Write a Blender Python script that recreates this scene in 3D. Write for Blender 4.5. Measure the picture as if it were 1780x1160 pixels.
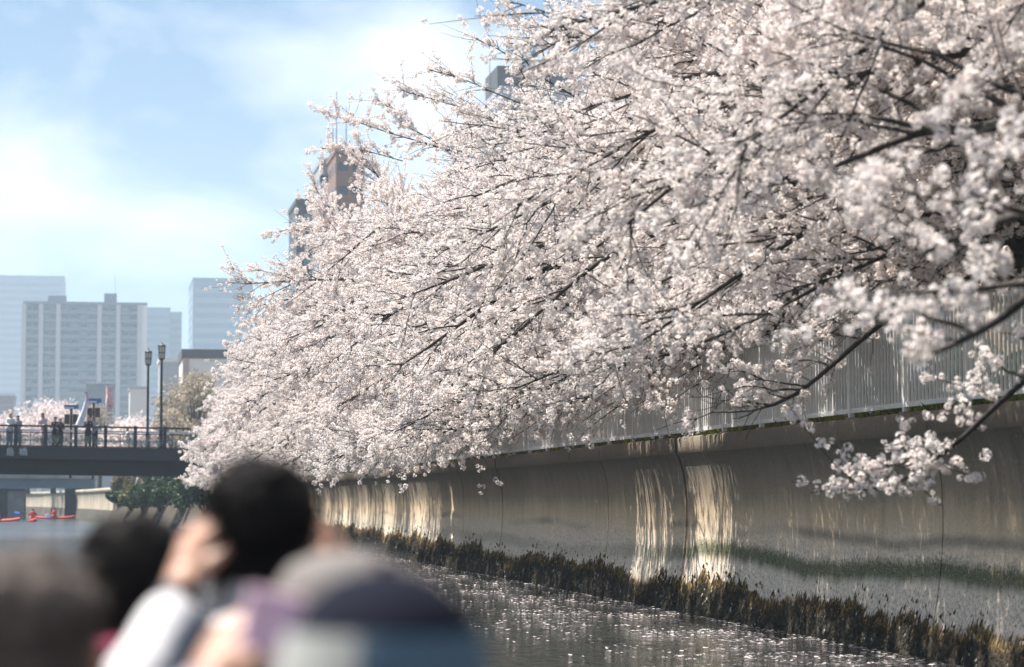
import bpy, bmesh, math, random
import numpy as np
from mathutils import Vector, Matrix, noise as mnoise

R = math.radians
random.seed(7)
rng = np.random.default_rng(11)
sc = bpy.context.scene
for o in list(bpy.data.objects):
    bpy.data.objects.remove(o)
COL = sc.collection

# ------------------------------------------------------------------ camera
CAM_Z = 1.70
YAW, PITCH, FPX = R(9.73), math.atan(290 / 4200), 4200.0      # 85 mm lens, looking up a little
cam_d = bpy.data.cameras.new('camera')
cam = bpy.data.objects.new('camera', cam_d); COL.objects.link(cam)
cam.location = (0, 0, CAM_Z)
cam.rotation_euler = (R(90) + PITCH, 0, -YAW)
cam_d.sensor_width = 36.0
cam_d.lens = 36.0 * FPX / 1780
cam_d.clip_start, cam_d.clip_end = 0.1, 9000
cam_d.dof.use_dof = True
cam_d.dof.focus_distance = 38.0
cam_d.dof.aperture_fstop = 2.3
cam_d.dof.aperture_blades = 9
sc.camera = cam

# ------------------------------------------------------------------ sun, sky, exposure
SUN = Vector((-0.39, 0.26, 0.885)).normalized()
sun_d = bpy.data.lights.new('sun', 'SUN')
sun_d.energy, sun_d.angle, sun_d.color = 5.0, R(0.53), (1.0, 0.93, 0.83)
sun = bpy.data.objects.new('sun', sun_d); COL.objects.link(sun)
sun.rotation_euler = SUN.to_track_quat('Z', 'Y').to_euler()
sun.location = (-40, 30, 80)

world = bpy.data.worlds.new('World'); sc.world = world
world.use_nodes = True
nt = world.node_tree; nt.nodes.clear()
def wn(t, **k):
    n = nt.nodes.new(t)
    for a, b in k.items(): setattr(n, a, b)
    return n
sky = wn('ShaderNodeTexSky', sky_type='NISHITA', sun_disc=False)
sky.sun_elevation = math.asin(SUN.z)
sky.sun_rotation = math.atan2(SUN.x, SUN.y)
sky.air_density, sky.dust_density, sky.ozone_density = 1.0, 0.2, 4.0
tc = wn('ShaderNodeTexCoord')
mp = wn('ShaderNodeMapping'); mp.inputs['Scale'].default_value = (1.0, 1.0, 1.7); mp.inputs['Location'].default_value = (6.6, 1.6, 0.275)
nz = wn('ShaderNodeTexNoise'); nz.inputs['Scale'].default_value = 9.0; nz.inputs['Detail'].default_value = 7; nz.inputs['Roughness'].default_value = 0.52; nz.inputs['Distortion'].default_value = 0.25
nz2 = wn('ShaderNodeTexNoise'); nz2.inputs['Scale'].default_value = 3.6; nz2.inputs['Detail'].default_value = 3
rp = wn('ShaderNodeValToRGB'); rp.color_ramp.elements[0].position = 0.495; rp.color_ramp.elements[1].position = 0.66
rp.color_ramp.elements[0].color = (0, 0, 0, 1); rp.color_ramp.elements[1].color = (1, 1, 1, 1)
mix = wn('ShaderNodeMix', data_type='RGBA')
mad = wn('ShaderNodeMath', operation='MULTIPLY_ADD'); mad.inputs[1].default_value = 0.92; mad.inputs[2].default_value = 0.0
bg = wn('ShaderNodeBackground'); bg.inputs['Strength'].default_value = 0.05
out = wn('ShaderNodeOutputWorld')
av = wn('ShaderNodeMath', operation='MULTIPLY_ADD'); av.inputs[1].default_value = 0.55
av2 = wn('ShaderNodeMath', operation='MULTIPLY'); av2.inputs[1].default_value = 0.47
L = nt.links.new
L(tc.outputs['Generated'], mp.inputs['Vector'])
L(mp.outputs['Vector'], nz.inputs['Vector']); L(mp.outputs['Vector'], nz2.inputs['Vector'])
L(nz2.outputs['Fac'], av2.inputs[0]); L(nz.outputs['Fac'], av.inputs[0]); L(av2.outputs[0], av.inputs[2])
L(av.outputs[0], rp.inputs['Fac'])
L(rp.outputs['Color'], mad.inputs[0]); L(mad.outputs[0], mix.inputs['Factor'])
L(sky.outputs['Color'], mix.inputs['A']); mix.inputs['B'].default_value = (10.6, 11.0, 11.4, 1)
L(mix.outputs['Result'], bg.inputs['Color']); L(bg.outputs[0], out.inputs['Surface'])

sc.view_settings.view_transform = 'Standard'
sc.view_settings.look = 'None'
sc.view_settings.exposure = 1.22
sc.view_settings.gamma = 1.0
sc.view_settings.use_curve_mapping = False

cy = sc.cycles
cy.max_bounces, cy.diffuse_bounces, cy.glossy_bounces, cy.transmission_bounces = 24, 18, 3, 18
cy.transparent_max_bounces, cy.volume_bounces = 8, 1
cy.caustics_reflective = cy.caustics_refractive = False
cy.sample_clamp_indirect = 6.0
cy.use_adaptive_sampling = True; cy.adaptive_threshold = 0.012
cy.use_denoising = True
cy.denoiser = 'OPENIMAGEDENOISE'
cy.denoising_input_passes = 'RGB_ALBEDO_NORMAL'
cy.denoising_prefilter = 'ACCURATE'

# ------------------------------------------------------------------ pixel of the photograph -> point of the place at world depth Y
_f = Vector((math.sin(YAW) * math.cos(PITCH), math.cos(YAW) * math.cos(PITCH), math.sin(PITCH)))
_r = Vector((math.cos(YAW), -math.sin(YAW), 0))
_u = _r.cross(_f)
def P(px, py, Y):
    d = _f + _r * ((px - 890) / FPX) + _u * ((580 - py) / FPX)
    return Vector((0, 0, CAM_Z)) + d * (Y / d.y)

# ------------------------------------------------------------------ object helpers
def link(o, parent=None):
    COL.objects.link(o)
    if parent is not None:
        o.parent = parent
    return o
def tag(o, label=None, cat=None, group=None, kind=None):
    if label: o['label'] = label
    if cat: o['category'] = cat
    if group: o['group'] = group
    if kind: o['kind'] = kind
    return o
def empty(name, label, cat, loc=(0, 0, 0), rz=0, group=None):
    o = bpy.data.objects.new(name, None)
    o.empty_display_size = 0.3
    o.location = loc; o.rotation_euler = (0, 0, rz)
    link(o)
    return tag(o, label, cat, group)
def obj(name, me, mat=None, parent=None, loc=None, smooth=False):
    if mat is not None and len(me.materials) == 0:
        me.materials.append(mat)
    o = bpy.data.objects.new(name, me)
    if loc is not None: o.location = loc
    if smooth and len(me.polygons):
        me.polygons.foreach_set('use_smooth', np.ones(len(me.polygons), bool))
    return link(o, parent)
def np_mesh(name, V, F, cols=None):
    """V (n,3); F (m,k) quads or tris in one array"""
    me = bpy.data.meshes.new(name)
    V = np.asarray(V, np.float32); F = np.asarray(F, np.int32)
    k = F.shape[1]
    me.vertices.add(len(V)); me.vertices.foreach_set('co', V.ravel())
    me.loops.add(F.size); me.loops.foreach_set('vertex_index', F.ravel())
    me.polygons.add(len(F)); me.polygons.foreach_set('loop_start', np.arange(0, F.size, k, dtype=np.int32))
    me.update(calc_edges=True)
    if cols is not None:
        a = me.color_attributes.new('tint', 'FLOAT_COLOR', 'POINT')
        c = np.ones((len(V), 4), np.float32); c[:, :3] = cols
        a.data.foreach_set('color', c.ravel())
    return me
class MB:
    """collects shapes into one mesh"""
    def __init__(s): s.v = []; s.f = []
    def quadgrid(s, rows, close=False):
        b = len(s.v); n = len(rows[0])
        for r in rows: s.v += [tuple(p) for p in r]
        for i in range(len(rows) - 1):
            for j in range(n if close else n - 1):
                j2 = (j + 1) % n
                s.f.append((b + i*n + j, b + i*n + j2, b + (i+1)*n + j2, b + (i+1)*n + j))
        return s
    def poly(s, pts):
        b = len(s.v); s.v += [tuple(p) for p in pts]; s.f.append(tuple(range(b, b + len(pts)))); return s
    def box(s, x0, x1, y0, y1, z0, z1):
        b = len(s.v)
        s.v += [(x0,y0,z0),(x1,y0,z0),(x1,y1,z0),(x0,y1,z0),(x0,y0,z1),(x1,y0,z1),(x1,y1,z1),(x0,y1,z1)]
        s.f += [tuple(b+i for i in q) for q in ((0,3,2,1),(4,5,6,7),(0,1,5,4),(1,2,6,5),(2,3,7,6),(3,0,4,7))]
        return s
    def obox(s, c, sx, sy, sz, rz=0.0, rx=0.0, ry=0.0):
        M = Matrix.Translation(c) @ Matrix.Rotation(rz, 4, 'Z') @ Matrix.Rotation(ry, 4, 'Y') @ Matrix.Rotation(rx, 4, 'X')
        b = len(s.v)
        for (x, y, z) in ((-1,-1,-1),(1,-1,-1),(1,1,-1),(-1,1,-1),(-1,-1,1),(1,-1,1),(1,1,1),(-1,1,1)):
            s.v.append(tuple(M @ Vector((x*sx/2, y*sy/2, z*sz/2))))
        s.f += [tuple(b+i for i in q) for q in ((0,3,2,1),(4,5,6,7),(0,1,5,4),(1,2,6,5),(2,3,7,6),(3,0,4,7))]
        return s
    def tube(s, pts, rad, n=8, caps=True):
        pts = [Vector(p) for p in pts]
        if not hasattr(rad, '__len__'): rad = [rad] * len(pts)
        rows = []
        up = Vector((0, 0, 1))
        for i, p in enumerate(pts):
            t = (pts[min(i+1, len(pts)-1)] - pts[max(i-1, 0)]).normalized()
            a = t.cross(up)
            if a.length < 0.05: a = t.cross(Vector((1, 0, 0)))
            a.normalize(); c = a.cross(t)
            rows.append([p + (a*math.cos(q) + c*math.sin(q)) * rad[i] for q in (2*math.pi*k/n for k in range(n))])
        s.quadgrid(rows, True)
        if caps:
            s.poly(list(reversed(rows[0]))); s.poly(rows[-1])
        return s
    def lathe(s, prof, n=16, c=(0, 0, 0)):
        rows = [[(c[0] + r*math.cos(2*math.pi*k/n), c[1] + r*math.sin(2*math.pi*k/n), c[2] + z) for k in range(n)] for r, z in prof]
        s.quadgrid(rows, True)
        s.poly(list(reversed(rows[0]))); s.poly(rows[-1])
        return s
    def ellipsoid(s, c, rx, ry, rz, n=12, m=8):
        rows = []
        for i in range(m + 1):
            a = -math.pi/2 + math.pi*i/m
            q = max(math.cos(a), 0.02)
            rows.append([(c[0]+rx*q*math.cos(2*math.pi*k/n), c[1]+ry*q*math.sin(2*math.pi*k/n), c[2]+rz*math.sin(a)) for k in range(n)])
        s.quadgrid(rows, True); s.poly(list(reversed(rows[0]))); s.poly(rows[-1])
        return s
    def mesh(s, name):
        me = bpy.data.meshes.new(name); me.from_pydata(s.v, [], s.f); me.validate(); me.update(); return me
    def build(s, name, mat=None, parent=None, loc=None, smooth=False, bevel=0.0):
        me = s.mesh(name)
        if bevel:
            bm = bmesh.new(); bm.from_mesh(me)
            bmesh.ops.bevel(bm, geom=bm.edges[:], offset=bevel, segments=1, affect='EDGES')
            bm.to_mesh(me); bm.free()
        return obj(name, me, mat, parent, loc, smooth)

# ------------------------------------------------------------------ materials
def mat_new(name):
    m = bpy.data.materials.new(name); m.use_nodes = True
    t = m.node_tree; t.nodes.clear()
    b = t.nodes.new('ShaderNodeBsdfPrincipled'); o = t.nodes.new('ShaderNodeOutputMaterial')
    t.links.new(b.outputs[0], o.inputs['Surface'])
    return m, t, b, o
def N(t, ty, **k):
    n = t.nodes.new(ty)
    for a, v in k.items():
        if a.startswith('i_'):
            n.inputs[a[2:]].default_value = v
        else: setattr(n, a, v)
    return n
def ramp(t, fac, stops):
    r = t.nodes.new('ShaderNodeValToRGB'); e = r.color_ramp.elements
    while len(e) < len(stops): e.new(0.5)
    for q, (p, c) in zip(e, stops):
        q.position = p; q.color = (c[0], c[1], c[2], 1) if hasattr(c, '__len__') else (c, c, c, 1)
    t.links.new(fac, r.inputs['Fac']); return r.outputs['Color']
def mixc(t, fac, a, b, mode='MIX'):
    m = t.nodes.new('ShaderNodeMix'); m.data_type = 'RGBA'; m.blend_type = mode
    for s, v in (('Factor', fac), ('A', a), ('B', b)):
        if hasattr(v, 'is_linked') or hasattr(v, 'links'): t.links.new(v, m.inputs[s])
        elif hasattr(v, '__len__'): m.inputs[s].default_value = (*v[:3], 1)
        else: m.inputs[s].default_value = v
    return m.outputs['Result']
def mth(t, op, a, b=0.0, c=0.0, clamp=False):
    m = t.nodes.new('ShaderNodeMath'); m.operation = op; m.use_clamp = clamp
    for i, v in enumerate((a, b, c)):
        if hasattr(v, 'links'): t.links.new(v, m.inputs[i])
        else: m.inputs[i].default_value = v
    return m.outputs[0]
def plain(name, col, rough=0.6, var=0.18, scale=3.0, bump=0.0, metal=0.0, spec=0.5):
    """base colour broken up by two noises (wear, dirt), with a little relief"""
    m, t, b, o = mat_new(name)
    tcn = N(t, 'ShaderNodeTexCoord')
    n1 = N(t, 'ShaderNodeTexNoise', i_Scale=scale, i_Detail=5.0, i_Roughness=0.65)
    t.links.new(tcn.outputs['Object'], n1.inputs['Vector'])
    d = tuple(c * (1 - var) for c in col); l = tuple(min(c * (1 + var), 1) for c in col)
    c = ramp(t, n1.outputs['Fac'], ((0.3, d), (0.7, l)))
    t.links.new(c, b.inputs['Base Color'])
    b.inputs['Roughness'].default_value = rough; b.inputs['Metallic'].default_value = metal
    b.inputs['Specular IOR Level'].default_value = spec
    if bump:
        bp = N(t, 'ShaderNodeBump', i_Strength=bump, i_Distance=0.02)
        n2 = N(t, 'ShaderNodeTexNoise', i_Scale=scale * 8, i_Detail=4.0)
        t.links.new(tcn.outputs['Object'], n2.inputs['Vector'])
        t.links.new(n2.outputs['Fac'], bp.inputs['Height']); t.links.new(bp.outputs[0], b.inputs['Normal'])
    return m

M = {}
M['fence'] = plain('fence_paint', (0.74, 0.745, 0.745), 0.45, 0.08, 4)
M['fence_rail'] = plain('fence_rail_paint', (0.80, 0.80, 0.80), 0.45, 0.08, 4)
M['bridge_navy'] = plain('bridge_navy_paint', (0.017, 0.021, 0.031), 0.5, 0.2, 1.2)
M['bridge_dark'] = plain('bridge_dark_web', (0.010, 0.012, 0.016), 0.6, 0.2, 1.2)
M['bridge_rail'] = plain('bridge_rail_paint', (0.014, 0.020, 0.026), 0.5, 0.2, 2)
M['lattice'] = plain('rail_lattice_metal', (0.16, 0.20, 0.18), 0.4, 0.3, 6)
M['letter'] = plain('letter_metal', (0.62, 0.68, 0.72), 0.4, 0.1, 8)
M['girder_blue'] = plain('girder_blue_paint', (0.09, 0.15, 0.21), 0.55, 0.2, 0.8)
M['concrete'] = plain('pale_concrete', (0.42, 0.38, 0.31), 0.9, 0.25, 0.7, 0.3)
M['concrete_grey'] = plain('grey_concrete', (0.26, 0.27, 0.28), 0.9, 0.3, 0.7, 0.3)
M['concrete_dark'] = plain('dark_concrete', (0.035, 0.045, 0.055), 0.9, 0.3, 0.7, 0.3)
M['lamp_iron'] = plain('lamp_iron', (0.02, 0.032, 0.036), 0.5, 0.2, 6)
M['lamp_glass'] = plain('lamp_glass', (0.70, 0.70, 0.62), 0.25, 0.05, 6)
M['path'] = plain('promenade_paving', (0.19, 0.175, 0.155), 0.9, 0.2, 1.5, 0.3)
M['earth'] = plain('bank_earth', (0.11, 0.09, 0.06), 0.95, 0.35, 0.6, 0.5)
M['land'] = plain('city_ground', (0.22, 0.21, 0.19), 0.95, 0.2, 0.05)
# ================================================================== WATER
def water_material():
    m, t, b, o = mat_new('river_water')
    geo = N(t, 'ShaderNodeNewGeometry')
    mp1 = N(t, 'ShaderNodeMapping'); mp1.inputs['Scale'].default_value = (2.6, 1.1, 1)
    n1 = N(t, 'ShaderNodeTexNoise', i_Scale=1.5, i_Detail=4.0, i_Roughness=0.6)
    n2 = N(t, 'ShaderNodeTexNoise', i_Scale=0.35, i_Detail=2.0)
    n3 = N(t, 'ShaderNodeTexNoise', i_Scale=0.045, i_Detail=2.0)
    t.links.new(geo.outputs['Position'], mp1.inputs['Vector'])
    t.links.new(mp1.outputs[0], n1.inputs['Vector'])
    t.links.new(geo.outputs['Position'], n2.inputs['Vector']); t.links.new(geo.outputs['Position'], n3.inputs['Vector'])
    amp = ramp(t, n3.outputs['Fac'], ((0.38, 0.45), (0.62, 1.0)))        # calmer and rougher stretches
    h = mth(t, 'MULTIPLY', mth(t, 'MULTIPLY_ADD', n2.outputs['Fac'], 1.2, n1.outputs['Fac']), amp)
    spy = N(t, 'ShaderNodeSeparateXYZ'); t.links.new(geo.outputs['Position'], spy.inputs[0])
    h = mth(t, 'MULTIPLY', h, ramp(t, mth(t, 'MULTIPLY', spy.outputs['Y'], 1/200), ((0.22, 0.28), (0.42, 1.0))))
    bp = N(t, 'ShaderNodeBump', i_Strength=0.75, i_Distance=0.30)
    t.links.new(h, bp.inputs['Height']); t.links.new(bp.outputs[0], b.inputs['Normal'])
    b.inputs['Base Color'].default_value = (0.020, 0.026, 0.022, 1)
    sp = N(t, 'ShaderNodeSeparateXYZ'); t.links.new(geo.outputs['Position'], sp.inputs[0])       # wind-ruffled open water farther up the river
    t.links.new(ramp(t, mth(t, 'MULTIPLY', sp.outputs['Y'], 1/200), ((0.22, 0.07), (0.45, 0.13), (1.0, 0.16))), b.inputs['Roughness'])
    b.inputs['IOR'].default_value = 1.333
    return m
M['water'] = water_material()
w = MB(); w.quadgrid([[(x, y, 0.0) for x in (-60, -20, -5, 5, 12, 40)] for y in (-30, 0, 20, 40, 60, 90, 130, 200, 300, 420)])
tag(w.build('river_water', M['water']), kind='structure')
bed = MB(); bed.box(-900, 1500, -60, 2600, -4.0, -2.2)
tag(bed.build('river_bed', M['earth']), kind='structure')

# ================================================================== RIVER WALL
FENCE_X, WALL_X = 8.98, 8.80
PROFILE = [(0.235, 2.668), (0.03, 2.668), (0.0, 2.645), (0.0, 2.425), (0.025, 2.40), (0.075, 2.28), (0.125, 2.10), (0.155, 1.88),
           (0.170, 1.60), (0.165, 1.30), (0.145, 1.0), (0.105, 0.70), (0.055, 0.42), (0.0, 0.15), (-0.06, -0.12), (-0.20, -0.7)]
def wall_material():
    m, t, b, o = mat_new('river_wall_concrete')
    geo = N(t, 'ShaderNodeNewGeometry'); sep = N(t, 'ShaderNodeSeparateXYZ')
    t.links.new(geo.outputs['Position'], sep.inputs[0])
    z, y = sep.outputs['Z'], sep.outputs['Y']
    pos = geo.outputs['Position']
    def noise(scale, det=4.0, rough=0.6, sc=(1, 1, 1), off=0.0):
        mpn = N(t, 'ShaderNodeMapping'); mpn.inputs['Scale'].default_value = sc; mpn.inputs['Location'].default_value = (off, off, off)
        t.links.new(pos, mpn.inputs['Vector'])
        n = N(t, 'ShaderNodeTexNoise', i_Scale=scale, i_Detail=det, i_Roughness=rough)
        t.links.new(mpn.outputs[0], n.inputs['Vector']); return n.outputs['Fac']
    big = noise(0.35, 4.0); streak = noise(1.0, 6.0, 0.75, (3, 4.0, 0.55)); streak2 = noise(1.0, 4.0, 0.6, (2, 14, 0.7), 3.0)
    fine = noise(26.0, 3.0, 0.7); speck = noise(60.0, 2.0, 0.6)
    # height with a wobble, so the tide and damp lines are ragged
    zw = mth(t, 'ADD', z, mth(t, 'MULTIPLY_ADD', big, 0.50, mth(t, 'MULTIPLY_ADD', streak, 0.55, -0.52)))
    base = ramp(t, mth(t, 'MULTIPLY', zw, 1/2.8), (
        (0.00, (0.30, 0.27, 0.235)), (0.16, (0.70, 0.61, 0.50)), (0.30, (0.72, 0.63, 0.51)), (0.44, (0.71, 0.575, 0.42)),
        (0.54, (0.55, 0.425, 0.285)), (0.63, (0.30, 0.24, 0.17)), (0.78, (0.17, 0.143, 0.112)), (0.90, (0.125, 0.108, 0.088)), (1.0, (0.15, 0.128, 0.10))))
    # run-off streaks, pale and dark
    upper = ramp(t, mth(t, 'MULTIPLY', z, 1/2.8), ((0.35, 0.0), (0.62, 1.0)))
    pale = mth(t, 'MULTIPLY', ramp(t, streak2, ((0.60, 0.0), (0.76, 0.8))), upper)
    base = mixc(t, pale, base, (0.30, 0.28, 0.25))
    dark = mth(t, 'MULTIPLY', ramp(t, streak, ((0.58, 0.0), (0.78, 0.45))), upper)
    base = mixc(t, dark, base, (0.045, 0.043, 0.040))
    # coping is a browner strip
    cap = ramp(t, z, ((0.0, 0.0), (1.0, 1.0)))
    capm = mth(t, 'MULTIPLY', mth(t, 'GREATER_THAN', z, 2.415), ramp(t, big, ((0.3, 0.35), (0.7, 0.85))))
    base = mixc(t, capm, base, (0.22, 0.175, 0.13))
    # white smears and drips
    smear = mth(t, 'MULTIPLY', ramp(t, noise(2.2, 6.0, 0.75, (1, 1, 2.4), 9.0), ((0.66, 0.0), (0.72, 0.55))), upper)
    base = mixc(t, smear, base, (0.48, 0.46, 0.42))
    # exposed aggregate in the tidal zone
    agg = ramp(t, fine, ((0.34, 0.42), (0.50, 1.0), (0.68, 1.30)))
    lower = ramp(t, mth(t, 'MULTIPLY', zw, 1/2.8), ((0.30, 1.0), (0.52, 0.30)))
    base = mixc(t, lower, base, mixc(t, 1.0, base, agg, 'MULTIPLY'))
    # green weed band, its height and strength wander along the wall
    gz = mth(t, 'MULTIPLY_ADD', noise(0.16, 3.0, 0.5, (1, 1, 0.01), 5.0), 0.7, 0.52)
    dz = mth(t, 'ABSOLUTE', mth(t, 'SUBTRACT', mth(t, 'MULTIPLY_ADD', fine, 0.20, mth(t, 'MULTIPLY_ADD', streak, 0.22, mth(t, 'SUBTRACT', z, 0.21))), gz))
    g1 = ramp(t, dz, ((0.06, 1.0), (0.17, 0.0)))
    yfade = ramp(t, mth(t, 'MULTIPLY', y, 1/110), ((0.0, 1.0), (0.31, 1.0), (0.385, 0.25), (0.46, 0.35), (0.7, 0.15)))
    gm = mth(t, 'MULTIPLY', mth(t, 'MULTIPLY', g1, yfade), ramp(t, speck, ((0.30, 0.55), (0.5, 1.0))))
    base = mixc(t, gm, base, mixc(t, fine, (0.035, 0.045, 0.018), (0.125, 0.140, 0.060)))
    # faint second tide line
    d2 = mth(t, 'ABSOLUTE', mth(t, 'SUBTRACT', z, mth(t, 'MULTIPLY_ADD', noise(0.22, 3.0, 0.5, (1, 1, 0.01), 13.0), 0.5, 1.0)))
    l2 = mth(t, 'MULTIPLY', ramp(t, d2, ((0.02, 0.55), (0.10, 0.0))), ramp(t, noise(0.11, 2.0, 0.5, (1, 1, 0.01), 2.0), ((0.45, 0.0), (0.58, 1.0))))
    base = mixc(t, l2, base, (0.075, 0.070, 0.060))
    # black tidal foot with an ochre fringe
    zt = mth(t, 'MULTIPLY_ADD', streak2, 0.22, mth(t, 'MULTIPLY_ADD', fine, 0.14, mth(t, 'SUBTRACT', z, 0.19)))
    top = mth(t, 'MULTIPLY_ADD', y, 0.0062, 0.17)
    dd = mth(t, 'SUBTRACT', zt, top)
    fr = ramp(t, mth(t, 'ADD', dd, 0.5), ((0.44, 1.0), (0.47, 0.8), (0.56, 0.0)))
    ochre = mth(t, 'MULTIPLY', fr, ramp(t, noise(2.2, 3.0, 0.6, (1, 1, 0.6), 4.0), ((0.36, 0.3), (0.56, 1.0))))
    base = mixc(t, ochre, base, (0.30, 0.20, 0.065))
    bk = ramp(t, mth(t, 'ADD', dd, 0.5), ((0.40, 1.0), (0.455, 0.0)))
    base = mixc(t, bk, base, mixc(t, fine, (0.010, 0.010, 0.009), (0.045, 0.040, 0.030)))
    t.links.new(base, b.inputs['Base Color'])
    b.inputs['Roughness'].default_value = 0.88
    hgt = mth(t, 'ADD', mth(t, 'MULTIPLY', fine, mth(t, 'MULTIPLY_ADD', lower, 0.9, 0.15)), mth(t, 'MULTIPLY', streak, 0.8))
    bp = N(t, 'ShaderNodeBump', i_Strength=0.55, i_Distance=0.018)
    t.links.new(hgt, bp.inputs['Height']); t.links.new(bp.outputs[0], b.inputs['Normal'])
    return m
M['wall'] = wall_material()
M['wall_gap'] = plain('joint_filler', (0.012, 0.011, 0.010), 0.9, 0.2)

JOINTS = [24.9 + 5.75 * k for k in range(-4, 15)]
wall = empty('river_wall', 'long curved concrete river wall with damp stains, green weed band and blackened foot', 'river wall', (WALL_X, 24.9, 0))
for k in range(len(JOINTS) - 1):
    a, e = JOINTS[k] + 0.022, JOINTS[k + 1] - 0.022
    jx = rng.uniform(-0.012, 0.012)
    ys = np.linspace(a, e, 9)
    rows = []
    for (dx, z) in PROFILE:
        row = []
        for j, yy in enumerate(ys):
            edge = 0.012 if j in (0, len(ys) - 1) else 0.0
            row.append((dx + edge + jx + 0.006 * mnoise.noise((yy * 0.9, z * 1.3, 4.0)), yy - 24.9, z))
        rows.append(row)
    mb = MB(); mb.quadgrid(rows)
    for j in (0, len(ys) - 1):                                         # returns into the joint
        mb.quadgrid([[r[j] for r in rows], [(r[j][0] + 0.12, r[j][1], r[j][2]) for r in rows]])
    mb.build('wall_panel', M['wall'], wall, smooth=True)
mb = MB()
mb.quadgrid([[(dx + 0.10, yy - 24.9, z - 0.03) for (dx, z) in PROFILE[1:]] for yy in np.linspace(JOINTS[0], JOINTS[-1], 40)])
mb.build('joint_backing', M['wall_gap'], wall)

# weed and oysters clinging to the foot of the wall: many thousand little blades
def profile_x(z):
    pz = np.array([p[1] for p in PROFILE[3:]][::-1]); px = np.array([p[0] for p in PROFILE[3:]][::-1])
    return np.interp(z, pz, px)
def fringe(n=46000):
    y = 14 + (rng.random(n) ** 1.35) * 78
    nz_ = np.array([mnoise.noise((a * 0.55, 0.3, 1.0)) * 0.20 + mnoise.noise((a * 2.3, 0.7, 5.0)) * 0.13 for a in y])
    top = 0.125 + y * 0.0062 + nz_
    q = rng.random(n)
    z = np.where(q < 0.42, top - 0.02 - np.abs(rng.normal(0, 0.09, n)) + np.maximum(rng.normal(-0.02, 0.05, n), 0), -0.06 + rng.random(n) * (top - 0.06))
    stray = rng.random(n) < 0.025
    z = np.where(stray, top + rng.random(n) ** 2 * 0.28, z)
    hgt = rng.uniform(0.05, 0.15, n) * np.where(stray, 0.6, 1.0) * (1 + 0.3 * (z > top - 0.12)); wid = rng.uniform(0.005, 0.013, n)
    dep = rng.uniform(0.008, 0.035, n)
    tilt = rng.normal(0, 0.14, n)
    x = WALL_X + profile_x(z)
    V = np.zeros((n, 5, 3), np.float32)
    c, s = np.cos(tilt), np.sin(tilt)
    def put(i, a, b2, d):                                              # a along wall, b2 up, d out of the wall
        zz = z + b2 * c - a * s
        V[:, i, 0] = WALL_X + profile_x(zz) - d; V[:, i, 1] = y + a * c + b2 * s; V[:, i, 2] = zz
    put(0, -wid * 0.5, 0 * hgt, 0 * dep - 0.01); put(1, wid * 0.5, 0 * hgt, 0 * dep - 0.01)
    put(2, wid * 0.9, hgt * 0.6, 0 * dep); put(3, -wid * 0.9, hgt * 0.6, 0 * dep); put(4, wid * 0.1, hgt, dep * 0.35)
    mid = np.zeros((n, 1, 3), np.float32)
    zz = z + hgt * 0.45
    mid[:, 0, 0] = WALL_X + profile_x(zz) - dep; mid[:, 0, 1] = y; mid[:, 0, 2] = zz
    V = np.concatenate([V, mid], 1)
    base = (np.arange(n) * 6)[:, None, None]
    T = np.array([[0, 1, 5], [1, 2, 5], [2, 4, 5], [4, 3, 5], [3, 0, 5]])[None]
    F = (base + T).reshape(-1, 3)
    rel = np.clip((z - (top - 0.20)) / 0.20, 0, 1)
    dark = np.array([0.026, 0.022, 0.014]); och = np.array([0.19, 0.13, 0.05]); br = np.array([0.055, 0.036, 0.016])
    k = rng.random(n)
    col = dark[None] * (0.5 + 1.4 * rng.random(n))[:, None]
    patch = np.array([mnoise.noise((a * 0.8, 7.0, 2.0)) for a in y]) > 0.02
    m1 = (rel > 0.25) & (k < 0.5); col[m1] = br * (0.6 + rng.random(m1.sum()))[:, None]
    m2 = (rel > 0.45) & (k > 0.40) & (patch | (rel > 0.8)); col[m2] = och * (0.5 + rng.random(m2.sum()))[:, None]
    m3 = (rng.random(n) < 0.012); col[m3] = (0.45, 0.43, 0.38)          # pale oyster shells
    cols = np.repeat(col[:, None], 6, 1).reshape(-1, 3)
    V = V.reshape(-1, 3); V[:, 0] -= WALL_X; V[:, 1] -= 24.9
    return np_mesh('weed_fringe', V, F, cols)
def tint_mat(name, rough=0.8, translucent=0.0):
    m, t, b, o = mat_new(name)
    a = N(t, 'ShaderNodeVertexColor', layer_name='tint')
    t.links.new(a.outputs['Color'], b.inputs['Base Color']); b.inputs['Roughness'].default_value = rough
    if translucent:
        tr = N(t, 'ShaderNodeBsdfTranslucent'); t.links.new(a.outputs['Color'], tr.inputs['Color'])
        mx = N(t, 'ShaderNodeMixShader', i_Fac=translucent)
        t.links.new(b.outputs[0], mx.inputs[1]); t.links.new(tr.outputs[0], mx.inputs[2]); t.links.new(mx.outputs[0], o.inputs['Surface'])
    return m
M['weed'] = tint_mat('weed_and_oysters', 0.85)
tag(obj('weed_fringe', fringe(), M['weed'], wall), kind='stuff')

# ================================================================== LAND BEHIND THE WALL
RIGHT_BANK = [(9.03, -30), (9.03, 105), (8.7, 120), (5.6, 148), (1.3, 182), (-0.4, 215), (-6.0, 285), (-16, 330), (-40, 372)]
pts = RIGHT_BANK + [(-500, 420), (-900, 2500), (1500, 2500), (1500, -60), (9.03, -60)]
mb = MB(); mb.poly([(x, y, 2.60) for x, y in reversed(pts)])
tag(mb.build('ground', M['land']), kind='structure')
mb = MB(); mb.box(9.75, 15.4, -28, 118, 2.50, 2.66)
tag(mb.build('promenade', M['path']), kind='structure')
mb = MB(); mb.poly([(x, y, 2.604) for x, y in ((15.4, -28), (24, -28), (24, 122), (15.4, 122))])
M['verge'] = plain('verge_grass', (0.075, 0.095, 0.03), 0.95, 0.4, 0.6, 0.6)
tag(mb.build('grass_verge', M['verge']), kind='structure')
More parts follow.
